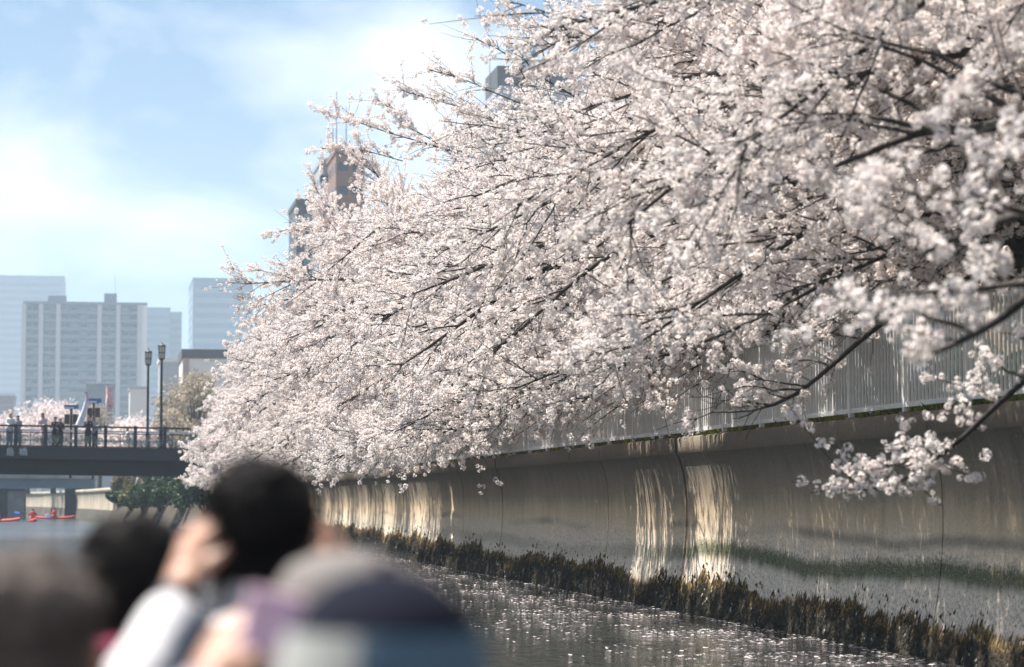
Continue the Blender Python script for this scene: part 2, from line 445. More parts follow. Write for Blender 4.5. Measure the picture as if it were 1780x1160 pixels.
# soil strip under the fence
mb = MB(); mb.quadgrid([[(9.03, yy, 2.62), (9.3, yy, 2.655), (9.75, yy, 2.655)] for yy in np.linspace(2, 107, 60)])
tag(mb.build('planting_strip', M['earth']), kind='structure')

def tufts(n, x0, x1, y0, y1, zb, hmin, hmax, cols, bias=1.0, clump=0.5):
    y = y0 + (rng.random(n) ** bias) * (y1 - y0); x = rng.uniform(x0, x1, n)
    if clump:
        keep = np.array([mnoise.noise((a * 0.9, b * 2.0, 3.0)) for a, b in zip(y, x)]) > -clump
        x, y = x[keep], y[keep]; n = len(x)
    h = rng.uniform(hmin, hmax, n); a = rng.uniform(0, 2 * math.pi, n); w_ = rng.uniform(0.006, 0.018, n)
    lean = rng.normal(0, 0.5, (n, 2)) * h[:, None]
    V = np.zeros((n, 4, 3), np.float32)
    V[:, 0] = np.stack([x - np.cos(a) * w_, y - np.sin(a) * w_, np.full(n, zb)], 1)
    V[:, 1] = np.stack([x + np.cos(a) * w_, y + np.sin(a) * w_, np.full(n, zb)], 1)
    V[:, 2] = np.stack([x + np.cos(a) * w_ * .8 + lean[:, 0] * .5, y + np.sin(a) * w_ * .8 + lean[:, 1] * .5, zb + h * .6], 1)
    V[:, 3] = np.stack([x + lean[:, 0], y + lean[:, 1], zb + h], 1)
    F = (np.arange(n) * 4)[:, None, None] + np.array([[0, 1, 2], [0, 2, 3]])[None]
    c = np.array(cols)[rng.integers(0, len(cols), n)] * rng.uniform(0.6, 1.35, (n, 1))
    return np_mesh('grass', V.reshape(-1, 3), F.reshape(-1, 3), np.repeat(c[:, None], 4, 1).reshape(-1, 3))
M['grass'] = tint_mat('low_weeds', 0.7, 0.35)
g = obj('grass', tufts(30000, 9.0, 9.6, 10, 75, 2.64, 0.05, 0.16, [(0.16, 0.20, 0.03), (0.24, 0.26, 0.05), (0.10, 0.15, 0.03), (0.26, 0.22, 0.10)], 1.4, 0.22), M['grass'])
tag(g, 'low yellow green weeds and fallen petals growing along the fence foot', 'weeds', kind='stuff')

# ================================================================== FENCE
PITCH_Y, Y_POST0 = 2.0, 24.1
posts = [Y_POST0 + PITCH_Y * k for k in range(-6, 41)]
fence = empty('picket_fence', 'pale metal picket fence running along the top of the river wall', 'fence', (FENCE_X, Y_POST0, 2.66))
pm = MB().box(-0.030, 0.030, -0.033, 0.033, -0.02, 1.16).mesh('post'); pm.materials.append(M['fence_rail'])
bm_ = MB().box(-0.055, 0.055, -0.06, 0.06, -0.02, 0.035).mesh('post_base'); bm_.materials.append(M['concrete_grey'])
for yp in posts:
    o = link(bpy.data.objects.new('post', pm), fence); o.location = (0, yp - Y_POST0, 0)
    o2 = link(bpy.data.objects.new('post_base', bm_), o)
rail_b = MB().box(-0.022, 0.022, 0.036, PITCH_Y - 0.036, 0.088, 0.142).mesh('bottom_rail'); rail_b.materials.append(M['fence_rail'])
rail_t = MB().box(-0.040, 0.040, 0.003, PITCH_Y - 0.003, 1.162, 1.222).mesh('top_rail'); rail_t.materials.append(M['fence_rail'])
for yp in posts[:-1]:
    for nm, me in (('bottom_rail', rail_b), ('top_rail', rail_t)):
        o = link(bpy.data.objects.new(nm, me), fence); o.location = (0, yp - Y_POST0, 0)
pk = MB().box(-0.0125, 0.0125, -0.015, 0.015, 0.1425, 1.1615).mesh('picket'); pk.materials.append(M['fence'])
spots = []
for yp in posts[:-1]:
    for k in range(1, 17):
        spots.append(yp + PITCH_Y * k / 17.0)
vis = [s for s in spots if s >= 20.0]
for yy in vis[:296]:
    o = link(bpy.data.objects.new('picket', pk), fence); o.location = (0, yy - Y_POST0, 0)
mb = MB()
for yy in [s for s in spots if s < 20.0] + vis[296:]:
    mb.box(-0.0125, 0.0125, yy - Y_POST0 - 0.015, yy - Y_POST0 + 0.015, 0.1425, 1.1615)
tag(mb.build('picket_rest', M['fence'], fence), kind='stuff')

# ================================================================== PETALS AND PAINTED RIPPLE GLINTS ON THE WATER
def petals(n=15000):
    y = 17 + (rng.random(n) ** 1.25) * 62
    x = 8.72 - np.abs(rng.normal(0, 1.0, n)) * (0.4 + 0.05 * y) * 0.75
    den = np.array([mnoise.noise((a * 1.6, b * 0.35, 2.0)) + 0.6 * mnoise.noise((a * 6, b * 1.4, 6.0)) for a, b in zip(x, y)])
    keep = (den > -0.06) | (x > 8.55)
    x, y = x[keep], y[keep]; n = len(x)
    a = rng.uniform(0, 6.28, n); r = rng.uniform(0.010, 0.026, n)
    V = np.zeros((n, 4, 3), np.float32)
    for i, (q, f) in enumerate(((0, 1.2), (1.57, 0.8), (3.14, 1.0), (4.71, 0.8))):
        V[:, i, 0] = x + np.cos(a + q) * r * f * 1.5; V[:, i, 1] = y + np.sin(a + q) * r * f
        V[:, i, 2] = 0.006 + rng.uniform(0, 0.014, n)
    F = np.arange(n * 4).reshape(-1, 4)
    c = np.array([0.74, 0.68, 0.69]) * rng.uniform(0.7, 1.1, (n, 1))  # the stretched pale specks double as painted ripple glints
    return np_mesh('petals', V.reshape(-1, 3), F, np.repeat(c[:, None], 4, 1).reshape(-1, 3))
M['petal_glint'] = tint_mat('petals_and_glints', 0.6, 0.2)
g = obj('petals', petals(), M['petal_glint'])
tag(g, 'pale fallen petals and painted ripple glints on the dark water beside the wall', 'petals', kind='stuff')
# ================================================================== CHERRY TREES
def blossom_mat():
    m, t, b, o = mat_new('cherry_petals')
    info = N(t, 'ShaderNodeObjectInfo')
    a = N(t, 'ShaderNodeVertexColor', layer_name='tint')
    c = mixc(t, info.outputs['Random'], (1.0, 0.98, 0.98), (1.0, 1.0, 0.99))
    c = mixc(t, 1.0, a.outputs['Color'], c, 'MULTIPLY')
    d = N(t, 'ShaderNodeBsdfDiffuse'); tr = N(t, 'ShaderNodeBsdfTranslucent')
    t.links.new(c, d.inputs['Color'])
    t.links.new(mixc(t, 1.0, c, (1.0, 0.985, 0.955), 'MULTIPLY'), tr.inputs['Color'])
    mx = N(t, 'ShaderNodeMixShader', i_Fac=0.42)
    t.links.new(d.outputs[0], mx.inputs[1]); t.links.new(tr.outputs[0], mx.inputs[2]); t.links.new(mx.outputs[0], o.inputs['Surface'])
    t.nodes.remove(b)
    return m
M['blossom'] = blossom_mat()
def bark_mat():
    m, t, b, o = mat_new('cherry_bark')
    tcn = N(t, 'ShaderNodeTexCoord')
    n1 = N(t, 'ShaderNodeTexNoise', i_Scale=7.0, i_Detail=6.0, i_Roughness=0.7)
    t.links.new(tcn.outputs['Object'], n1.inputs['Vector'])
    t.links.new(ramp(t, n1.outputs['Fac'], ((0.3, (0.020, 0.016, 0.014)), (0.6, (0.050, 0.041, 0.036)), (0.75, (0.12, 0.11, 0.10)))), b.inputs['Base Color'])
    b.inputs['Roughness'].default_value = 0.85
    bp = N(t, 'ShaderNodeBump', i_Strength=0.7, i_Distance=0.02); t.links.new(n1.outputs['Fac'], bp.inputs['Height']); t.links.new(bp.outputs[0], b.inputs['Normal'])
    return m
M['bark'] = bark_mat()

def cluster_mesh(k, nflow, rad):
    """a pom-pom: a handful of five-petalled flowers facing out, with dark pink cups and stalks"""
    r = np.random.default_rng(100 + k)
    V, F, C = [], [], []
    ga = math.pi * (3 - math.sqrt(5))
    for i in range(nflow):
        zc = 1 - 2 * (i + 0.5) / nflow
        rr = math.sqrt(1 - zc * zc)
        d = Vector((rr * math.cos(ga * i + k), rr * math.sin(ga * i + k), zc + 0.15)) + Vector(r.normal(0, 0.28, 3))
        d.normalize()
        c = d * rad * r.uniform(0.65, 1.05)
        a = d.cross(Vector((0.3, 0.2, 0.9))).normalized(); e = d.cross(a)
        fr = rad * r.uniform(0.50, 0.66); ph = r.uniform(0, 6.28); cup = r.uniform(0.15, 0.55)
        tone = r.uniform(0.90, 1.0)
        for p in range(5):
            q = ph + p * 2 * math.pi / 5
            u = a * math.cos(q) + e * math.sin(q)
            v = a * -math.sin(q) + e * math.cos(q)
            b0 = len(V)
            V += [c, c + u*fr*0.62 + v*fr*0.40 + d*fr*cup*0.55, c + u*fr + d*fr*cup*r.uniform(.7, 1.3), c + u*fr*0.62 - v*fr*0.40 + d*fr*cup*0.55]
            F += [(b0, b0+1, b0+2), (b0, b0+2, b0+3)]
            C += [(0.92*tone, 0.84*tone, 0.84*tone)] + [(0.965*tone, 0.957*tone, 0.957*tone)] * 3
        b0 = len(V)                                                    # cup and stalk
        V += [c + a*rad*0.07, c - a*rad*0.07, Vector((0, 0, 0))]; F += [(b0, b0+1, b0+2)]
        C += [(0.30, 0.16, 0.13)] * 3
    return np_mesh('flower_cluster', [tuple(v) for v in V], F, np.array(C))
proto = []
for k in range(5):
    me = cluster_mesh(k, (8, 7, 9, 6, 10)[k], 0.036)
    me.materials.append(M['blossom'])
    proto.append(bpy.data.objects.new('flower_cluster', me))           # a source for the node tree; never linked to the scene

ng = bpy.data.node_groups.new('blossom_scatter', 'GeometryNodeTree')
ng.interface.new_socket('Geometry', in_out='INPUT', socket_type='NodeSocketGeometry')
ng.interface.new_socket('Geometry', in_out='OUTPUT', socket_type='NodeSocketGeometry')
gi = ng.nodes.new('NodeGroupInput'); go = ng.nodes.new('NodeGroupOutput')
jn = ng.nodes.new('GeometryNodeJoinGeometry')
for p_ in proto:
    oi = ng.nodes.new('GeometryNodeObjectInfo'); oi.inputs['Object'].default_value = p_
    oi.inputs['As Instance'].default_value = False
    g2 = ng.nodes.new('GeometryNodeGeometryToInstance')
    ng.links.new(oi.outputs['Geometry'], g2.inputs[0]); ng.links.new(g2.outputs[0], jn.inputs[0])
ip = ng.nodes.new('GeometryNodeInstanceOnPoints'); ip.inputs['Pick Instance'].default_value = True
rv = ng.nodes.new('FunctionNodeRandomValue'); rv.data_type = 'FLOAT_VECTOR'; rv.inputs['Max'].default_value = (6.28, 6.28, 6.28)
ri = ng.nodes.new('FunctionNodeRandomValue'); ri.data_type = 'INT'
for s_ in ri.inputs:
    if s_.enabled and s_.name == 'Max': s_.default_value = 4
    if s_.enabled and s_.name == 'Min': s_.default_value = 0
at = ng.nodes.new('GeometryNodeInputNamedAttribute'); at.data_type = 'FLOAT'; at.inputs['Name'].default_value = 'size'
ng.links.new(gi.outputs[0], ip.inputs['Points']); ng.links.new(jn.outputs[0], ip.inputs['Instance'])
ng.links.new(rv.outputs['Value'], ip.inputs['Rotation'])
ng.links.new([o_ for o_ in ri.outputs if o_.enabled][0], ip.inputs['Instance Index'])
ng.links.new([o_ for o_ in at.outputs if o_.enabled][0], ip.inputs['Scale'])
ng.links.new(ip.outputs[0], go.inputs[0])

def blossoms(pos, size, parent):
    me = bpy.data.meshes.new('blossoms')
    me.vertices.add(len(pos)); me.vertices.foreach_set('co', np.asarray(pos, np.float32).ravel())
    a = me.attributes.new('size', 'FLOAT', 'POINT'); a.data.foreach_set('value', np.asarray(size, np.float32))
    me.materials.append(M['blossom'])
    o = obj('blossoms', me, None, parent)
    md = o.modifiers.new('scatter', 'NODES'); md.node_group = ng
    tag(o, kind='stuff')
    return o

def tubes(PL, R0, R1, n):
    """many tapered tubes at once; PL (m,k,3)"""
    m, k, _ = PL.shape
    T = np.gradient(PL, axis=1); T /= np.linalg.norm(T, axis=2, keepdims=True) + 1e-9
    up = np.where(np.abs(T[..., 2:3]) > 0.9, np.array([1., 0, 0]), np.array([0, 0, 1.]))
    A = np.cross(T, up); A /= np.linalg.norm(A, axis=2, keepdims=True) + 1e-9
    B = np.cross(A, T)
    rad = (R0[:, None] + (R1 - R0)[:, None] * np.linspace(0, 1, k)[None])[..., None, None]
    th = np.linspace(0, 2 * math.pi, n, endpoint=False)
    ring = PL[:, :, None] + rad * (A[:, :, None] * np.cos(th)[None, None, :, None] + B[:, :, None] * np.sin(th)[None, None, :, None])
    V = ring.reshape(-1, 3)
    idx = np.arange(m * k * n).reshape(m, k, n)
    a = idx[:, :-1]; b = np.roll(idx, -1, 2)[:, :-1]; c = np.roll(idx, -1, 2)[:, 1:]; d = idx[:, 1:]
    return V, np.stack([a, b, c, d], -1).reshape(-1, 4)
def unit(v): return v / (np.linalg.norm(v, axis=-1, keepdims=True) + 1e-9)
def resample(pl, k):
    pl = np.asarray(pl, float); s = np.r_[0, np.cumsum(np.linalg.norm(np.diff(pl, axis=0), axis=1))]
    q = np.linspace(0, s[-1], k)
    return np.stack([np.interp(q, s, pl[:, i]) for i in range(3)], 1), s[-1]
def smooth_path(pts, k):
    """Catmull-Rom through hand-set points"""
    p = np.asarray(pts, float); p = np.vstack([2*p[0]-p[1], p, 2*p[-1]-p[-2]]); o_ = []
    for i in range(1, len(p) - 2):
        for t_ in np.linspace(0, 1, 8, endpoint=False):
            o_.append(0.5*((2*p[i]) + (-p[i-1]+p[i+1])*t_ + (2*p[i-1]-5*p[i]+4*p[i+1]-p[i+2])*t_**2 + (-p[i-1]+3*p[i]-3*p[i+1]+p[i+2])*t_**3))
    o_.append(p[-2])
    return resample(o_, k)
def grow(parent, s, L, k, r, spread=(0.6, 1.05), rise=0.0, droop=0.0, wob=0.10):
    """branches off polyline PARENT (kp,3) at fractions s with lengths L -> (m,k,3)"""
    kp = len(parent); f = s * (kp - 1); i = np.clip(f.astype(int), 0, kp - 2); fr = (f - i)[:, None]
    base = parent[i] * (1 - fr) + parent[i + 1] * fr
    T = unit(parent[i + 1] - parent[i])
    m = len(s)
    side = unit(r.normal(0, 1, (m, 3)) * np.array([1, 1, 0.75]))
    side = unit(side - T * np.sum(side * T, 1, keepdims=True))
    ang = r.uniform(*spread, m)[:, None]
    d = unit(T * np.cos(ang) + side * np.sin(ang))
    d[:, 2] += rise; d = unit(d)
    ctrl = r.normal(0, wob, (m, 3))
    q = np.linspace(0, 1, k)[None, :, None]
    bend = ctrl[:, None] * (q ** 2) + np.array([0, 0, -1.0])[None, None] * droop * q ** 2 + T[:, None] * 0.22 * q ** 2
    kink = r.normal(0, 0.035, (m, k, 3)) * q * (1 - 0.5*q)
    return base[:, None] + L[:, None, None] * (d[:, None] * q + bend + kink)

PATCHES = [(33.4, 36.4), (37.4, 39.6), (63.0, 112.0)]                   # stretches of wall the sun reaches through gaps in the crowns
def thin_for_sun(pos, r):
    """gaps in the crowns: drops most clusters on the sun's way to those stretches"""
    s = np.array(SUN)
    k = (pos[:, 0] - 8.93) / s[0]
    hit = pos - k[:, None] * s
    y, z = hit[:, 1], hit[:, 2]
    wob = np.array([0.9 * mnoise.noise((a * 0.9, b * 0.6, 8.0)) for a, b in zip(y, z)])
    open_ = np.zeros(len(pos))
    for a, b in PATCHES:
        q = np.minimum(y + wob - a, b - y - wob)
        open_ = np.maximum(open_, np.clip(q / 0.7 + 0.3, 0, 1))
    open_ *= (z > 0.1 + wob * 0.3) & (z < 2.75) & (k > 0)
    fine_ = np.array([mnoise.noise((a * 4.0, b * 1.2, 3.0)) for a, b in zip(y, z)])
    return ~(r.random(len(pos)) < open_ * (0.95 + np.minimum(fine_, 0) * 0.8))

CROWNS = []
def cherry_tree(Y, label, seed, dens, size, extra=(), reach=1.0, zscale=1.0, group='cherry trees along the river wall', low=-30, zmin=0.0, rlow=0.0, nlow=4):
    r = np.random.default_rng(seed)
    bx = 11.2 + r.uniform(-0.3, 0.4)
    root = empty('cherry_tree', label, 'tree', (bx, Y, 2.66), 0, group)
    O = np.array([bx, Y, 2.66])
    fork = np.array([bx - 0.55, Y + r.uniform(-0.3, 0.3), 4.2])
    tr, _ = smooth_path([(bx + 0.05, Y, 2.45), (bx, Y, 2.9), (bx - 0.22, Y, 3.5), fork, fork + (-0.3, 0.1, 0.7)], 14)
    V, F = tubes(tr[None] - O, np.array([0.30]), np.array([0.17]), 10)
    flare = np.clip(1 + 0.5 * np.exp(-(V[:, 2] + 0.05) * 6), 1, 1.6); c2 = np.array([tr[0][0] - O[0], 0.0])
    V[:, :2] = c2 + (V[:, :2] - c2) * flare[:, None]
    obj('trunk', np_mesh('trunk', V, F), M['bark'], root, smooth=True)
    limbs = []
    thetas = np.concatenate([np.linspace(low, 96, 11) + r.uniform(-5, 5, 11)])
    for j, th in enumerate(thetas):
        th = R(th); q = r.uniform(0.84, 1.0) * (max(reach, rlow) if math.degrees(th) < -8 else reach)
        yo = ((j * 0.618 + seed * 0.37) % 1.0 - 0.5) * 7.6
        tip = np.array([10.3 - 7.0 * math.cos(th) * q, Y + yo, max(4.9 + 5.0 * zscale * math.sin(th) * q, zmin + 0.35)])
        f0 = tr[r.integers(8, 14)]
        d = tip - f0
        h = np.array([0, 0, 0.16 * np.linalg.norm(d) * (1.0 if math.degrees(th) < 45 else 0.1)])
        mid1 = f0 + d * 0.33 + h + r.normal(0, 0.22, 3); mid2 = f0 + d * 0.68 + h * 0.85 + r.normal(0, 0.25, 3)
        pl, ln = smooth_path([f0, mid1, mid2, tip], 16)
        limbs.append((pl, ln, r.uniform(0.070, 0.105)))
    for j in range(nlow):                                  # low boughs that trail over the fence towards the water
        X_ = r.uniform(3.9, 6.3); tip = np.array([X_, Y + ((j + r.uniform(0.2, 0.8)) / nlow - 0.5) * 7.0, zmin + 0.30 + 0.14 * (X_ - 4)]); f0 = tr[r.integers(8, 12)]
        d = tip - f0
        pl, ln = smooth_path([f0, f0 + d * 0.4 + (0, 0, 0.55), f0 + d * 0.75 + (0, 0, 0.35), tip], 16)
        limbs.append((pl, ln, 0.050))
    for j in range(10):                                     # shorter inner limbs fill the crown above the wall
        tip = np.array([r.uniform(6.3, 9.0), Y + ((j * 3 % 10 + 0.5) / 10 - 0.5) * 7.0 + r.uniform(-0.5, 0.5), r.uniform(4.6, 8.6)]); f0 = tr[r.integers(9, 14)]
        pl, ln = smooth_path([f0, f0 + (tip - f0) * 0.5 + r.normal(0, 0.3, 3), tip], 12)
        limbs.append((pl, ln, 0.060))
    for _ in range(4):
        th = R(r.uniform(25, 80)); yo = r.uniform(-3, 3)
        tip = np.array([11 + 4.2 * math.cos(th), Y + yo, 5 + 4.4 * math.sin(th)]); f0 = tr[r.integers(9, 14)]
        pl, ln = smooth_path([f0, f0 + (tip - f0) * 0.5 + r.normal(0, 0.3, 3), tip], 12)
        limbs.append((pl, ln, 0.075))
    for pts_, rad in extra:
        pl, ln = smooth_path([fork] + [tuple(p) for p in pts_] if rad > 0.05 else [tuple(p) for p in pts_], 22)
        limbs.append((pl, ln, rad))
    sec, s0, s1, ter, t0, cl, clz = [], [], [], [], [], [], []
    n_own = len(limbs) - len(extra)
    for j, (pl, ln, rad) in enumerate(limbs):
        zcut = zmin if j < n_own else -9.0
        k = len(pl)
        V, F = tubes(pl[None] - O, np.array([rad]), np.array([0.011]), 7)
        obj('limb', np_mesh('limb', V, F), M['bark'], root, smooth=True)
        m = max(int(ln / (0.31 if j < n_own or (rad < 0.04 and rad != 0.028) else 0.15 if rad == 0.028 else 0.20)), 4)
        s = np.clip(np.linspace(0.12, 0.99, m) + r.normal(0, 0.02, m), 0.1, 0.995)
        Ls = (0.55 + 1.75 * (1 - s) ** 0.8) * r.uniform(0.65, 1.25, m)
        if j >= n_own: Ls *= 0.22 if rad < 0.026 else 0.21 if rad < 0.032 else 0.45 if rad < 0.04 else 0.70
        g = grow(pl, s, Ls, 7, r, (0.35, 0.85), 0.06 if j < n_own else 0.30, 0.05, 0.16)
        ok = ((g[:, :, 2] - 0.14 * np.maximum(g[:, :, 0] - 4, 0)).min(1) > zcut) & ((g[:, :, 2] - g[:, :1, 2]).min(1) > (-9 if j < n_own else -0.10)); g, s, Ls = g[ok], s[ok], Ls[ok]; m = len(s)
        sec.append(g); s0.append((0.010 + 0.020 * (1 - s)) * (0.7 + rad * 4)); s1.append(np.full(m, 0.0045))
        # the limb's own last stretch carries twigs as well
        m2 = max(int(ln * 0.35 / 0.16), 3)
        ter.append(grow(pl, r.uniform(0.62, 1.0, m2), r.uniform(0.25, 0.7, m2) * (0.45 if j >= n_own and rad < 0.04 else 1.0), 4, r, (0.5, 1.1), 0.3 if j >= n_own else 0.1, 0.03, 0.2)); t0.append(np.full(m2, 0.0055))
        for q in range(m):
            m3 = max(int(Ls[q] / 0.135 * dens), 2)
            st = r.uniform(0.10, 1.0, m3)
            Lt = (0.22 + 0.50 * (1 - st)) * r.uniform(0.6, 1.35, m3)
            ter.append(grow(g[q], st, Lt, 4, r, (0.4, 1.0), 0.08, 0.02, 0.25)); t0.append(np.full(m3, 0.0060))
    sec = np.concatenate(sec); ter = np.concatenate(ter); t0 = np.concatenate(t0)
    ok = (ter[:, :, 2] - 0.14 * np.maximum(ter[:, :, 0] - 4, 0)).min(1) > zmin - 0.2 if not extra else np.ones(len(ter), bool)
    ter, t0 = ter[ok], t0[ok]
    V, F = tubes(sec - O, np.concatenate(s0), np.concatenate(s1), 4); V2, F2 = tubes(ter - O, t0, np.full(len(ter), 0.0030), 3)
    me = np_mesh('twigs', np.vstack([V, V2]), np.vstack([F, F2 + len(V)]))
    tag(obj('twigs', me, M['bark'], root), kind='stuff')
    # clusters along the twigs
    per = 9
    q = r.uniform(0.18, 1.02, (len(ter), per)); f = np.clip(q, 0, 0.999) * 3; i = f.astype(int); fr = (f - i)[..., None]
    n_ = np.arange(len(ter))[:, None]
    A = ter[n_, i] * (1 - fr) + ter[n_, i + 1] * fr
    A = A.reshape(-1, 3) + r.normal(0, 0.030, (len(ter) * per, 3))
    B = sec[:, 2:].reshape(-1, 3)
    B = B[r.random(len(B)) < 0.55]; B = B + r.normal(0, 0.035, B.shape)
    pos = np.vstack([A, B])
    bare = np.array([mnoise.noise((a * 0.55, b * 0.55, c * 0.55 + seed)) for a, b, c in pos[:, :3]])
    pos = pos[bare > -0.48]
    pos = pos[thin_for_sun(pos, r)]
    CROWNS.append(dict(root=root, O=O, pos=pos, size=size, r=r, twig=ter[:, 1:].reshape(-1, 3)))
    return root, len(pos), len(ter)

# limbs of the nearest trees that the photograph shows one by one (points read along each limb, at the limb's own distance)
EX = {
    -1: [([P(1900, 380, 10.6), P(1800, 372, 10.9), P(1720, 390, 11.2), P(1650, 420, 11.5), P(1595, 446, 11.8)], 0.034),
         ([P(1900, 480, 10.2), P(1800, 510, 10.5), P(1730, 560, 10.8), P(1660, 598, 11.1), P(1625, 612, 11.3)], 0.034)],
    0: [([P(1860, 40, 17.5), P(1780, 70, 17.8), P(1690, 90, 18.2), P(1640, 94, 18.5), P(1560, 120, 19), P(1500, 155, 19.4), P(1420, 205, 19.8), P(1330, 262, 20.4), P(1250, 310, 21)], 0.085),
        ([P(1900, 560, 15.2), P(1800, 645, 15.8), P(1725, 712, 16.4), P(1665, 768, 16.8), P(1605, 812, 17.2), P(1545, 846, 17.5), P(1492, 852, 17.8)], 0.028),
        ([P(1880, 180, 13.5), P(1780, 205, 14), P(1700, 225, 14.3), P(1600, 232, 14.8), P(1500, 270, 15.2), P(1400, 310, 15.8)], 0.045)],
    1: [([P(1800, 440, 20.5), P(1700, 480, 20.8), P(1600, 518, 21.2), P(1520, 572, 21.6), P(1450, 632, 22), P(1380, 688, 22.5), P(1310, 713, 23), P(1240, 716, 23.6)], 0.056),
        ([P(1700, 330, 21), P(1600, 400, 21.5), P(1500, 440, 22), P(1400, 500, 22.6), P(1300, 560, 23.2), P(1180, 610, 24), P(1060, 640, 25)], 0.065)],
    2: [([P(1500, 370, 29), P(1400, 400, 29.5), P(1280, 385, 30.2), P(1150, 372, 31), P(1030, 360, 32), P(900, 372, 33)], 0.075),
        ([P(1350, 90, 28), P(1240, 120, 29), P(1150, 80, 30), P(1060, 40, 31)], 0.06)],
    4: [([P(1130, 130, 39), P(1040, 95, 39.5), P(960, 62, 40), P(880, 42, 40.5)], 0.018),
        ([P(1060, 60, 38), P(1000, 20, 38.5), P(960, -20, 39)], 0.016)],
    5: [([P(1010, 260, 44), P(940, 235, 44.5), P(916, 190, 45), P(914, 140, 45.4), P(880, 95, 45.8), P(828, 68, 46.2)], 0.020),
        ([P(960, 200, 46), P(880, 170, 46.5), P(810, 140, 47), P(748, 122, 47.5)], 0.016)],
    6: [([P(920, 240, 51), P(840, 200, 51.5), P(760, 175, 52), P(690, 156, 52.5)], 0.016)],
    7: [([P(860, 330, 56), P(760, 250, 57), P(700, 215, 57.5), P(668, 180, 58), P(650, 172, 58.3)], 0.020),
        ([P(860, 285, 55), P(760, 255, 56), P(680, 232, 57), P(620, 212, 58), P(566, 200, 59)], 0.024),
        ([P(700, 280, 58), P(630, 262, 59), P(560, 258, 60)], 0.014)],
    3: [([P(1250, 310, 36), P(1130, 300, 37), P(1010, 255, 38), P(930, 225, 39), P(830, 250, 40)], 0.07)],
}
TREE_Y = [7.0, 13.5, 20.0, 26.5, 33.0, 39.5, 46.0, 52.5, 59.0, 65.5, 72.0, 79.0, 86.0, 93.0, 100.0, 107.0]
ORD = ['nearest', 'second', 'third', 'fourth', 'fifth', 'sixth', 'seventh', 'eighth', 'ninth', 'tenth', 'eleventh', 'twelfth', 'thirteenth', 'fourteenth', 'fifteenth', 'farthest']
TOT = []
for k, Y in enumerate(TREE_Y):
    far = min(max(0.0, (Y - 33) / 75), 1)
    low = (-14, -26, -30, -31, -32, -33)[min(k, 5)]; zmin = (3.1, 3.05, 2.72, 2.58, 2.36, 2.12)[min(k, 5)]
    reach = (0.84, 0.95, 0.95, 0.91, 0.83, 0.79, 0.83, 0.97, 1.05, 0.96, 0.91, 0.88, 0.85, 0.83, 0.82, 0.82)[k]
    zs = (0.85, 0.95, 0.93, 0.87, 0.83, 0.80, 0.83, 1.02, 1.32, 1.24, 1.1, 1.0, 0.98, 0.95, 0.90, 0.85)[k]
    lb = f'{ORD[k]} of the blossoming cherry trees leaning over the river wall, counted from the camera' if k < 15 else 'farthest blossoming cherry tree, lowest boughs hanging in front of the bridge'
    _, n1, n2 = cherry_tree(Y, lb, 31 + k * 7, 1.0 - 0.45 * far, 0.90 + 0.75 * far, EX.get(k - 1, ()), reach, zs, low=low, zmin=zmin, nlow=(0, 0, 1, 2, 4, 5)[min(k, 5)], rlow=0.97)
    TOT.append(n1)

# blossom on twigs that still let the sun through: the crowns close up, so that the wall lies in their shade except under the gaps
from mathutils import kdtree
def close_crowns(y0, y1, z0, z1, step, reach_r):
    s_ = np.array(SUN)
    def proj(p):
        k = (p[:, 0] - 8.93) / s_[0]
        return (p - k[:, None] * s_)[:, 1:], k
    C = np.vstack([c['pos'] for c in CROWNS]); pc, kc = proj(C); m = kc > 0.2
    kd = kdtree.KDTree(int(m.sum()))
    for i_, q in enumerate(pc[m]): kd.insert((q[0], q[1], 0), i_)
    kd.balance()
    T = np.vstack([c['twig'] for c in CROWNS]); own = np.concatenate([np.full(len(c['twig']), i_) for i_, c in enumerate(CROWNS)])
    pt, kt = proj(T); m = (kt > 0.6) & (T[:, 2] > 3.0); T, own, pt = T[m], own[m], pt[m]
    kt_ = kdtree.KDTree(len(T))
    for i_, q in enumerate(pt): kt_.insert((q[0], q[1], 0), i_)
    kt_.balance()
    add = {}
    for yy in np.arange(y0, y1, step):
        if any(a - 0.25 < yy < b + 0.25 for a, b in PATCHES): continue
        for zz in np.arange(z0, z1, step):
            q = (yy + rng.uniform(-.5, .5) * step, zz + rng.uniform(-.5, .5) * step, 0)
            if kd.find(q)[2] < 0.031: continue
            c_, i_, d_ = kt_.find(q)
            if d_ < reach_r: add.setdefault(int(own[i_]), []).append(T[i_] + np.array([0, q[0] - pt[i_][0], q[1] - pt[i_][1]]))
    n = 0
    for k_, v in add.items():
        CROWNS[k_]['pos'] = np.vstack([CROWNS[k_]['pos'], np.array(v)]); n += len(v)
    return n
for _ in range(2): print('closing', close_crowns(15, 64, 0.1, 2.75, 0.048, 0.28))
for c in CROWNS:
    blossoms(c['pos'] - c['O'], (0.5 + 0.8 * c['r'].random(len(c['pos'])) ** 1.3) * c['size'], c['root'])
print('clusters', sum(len(c['pos']) for c in CROWNS))
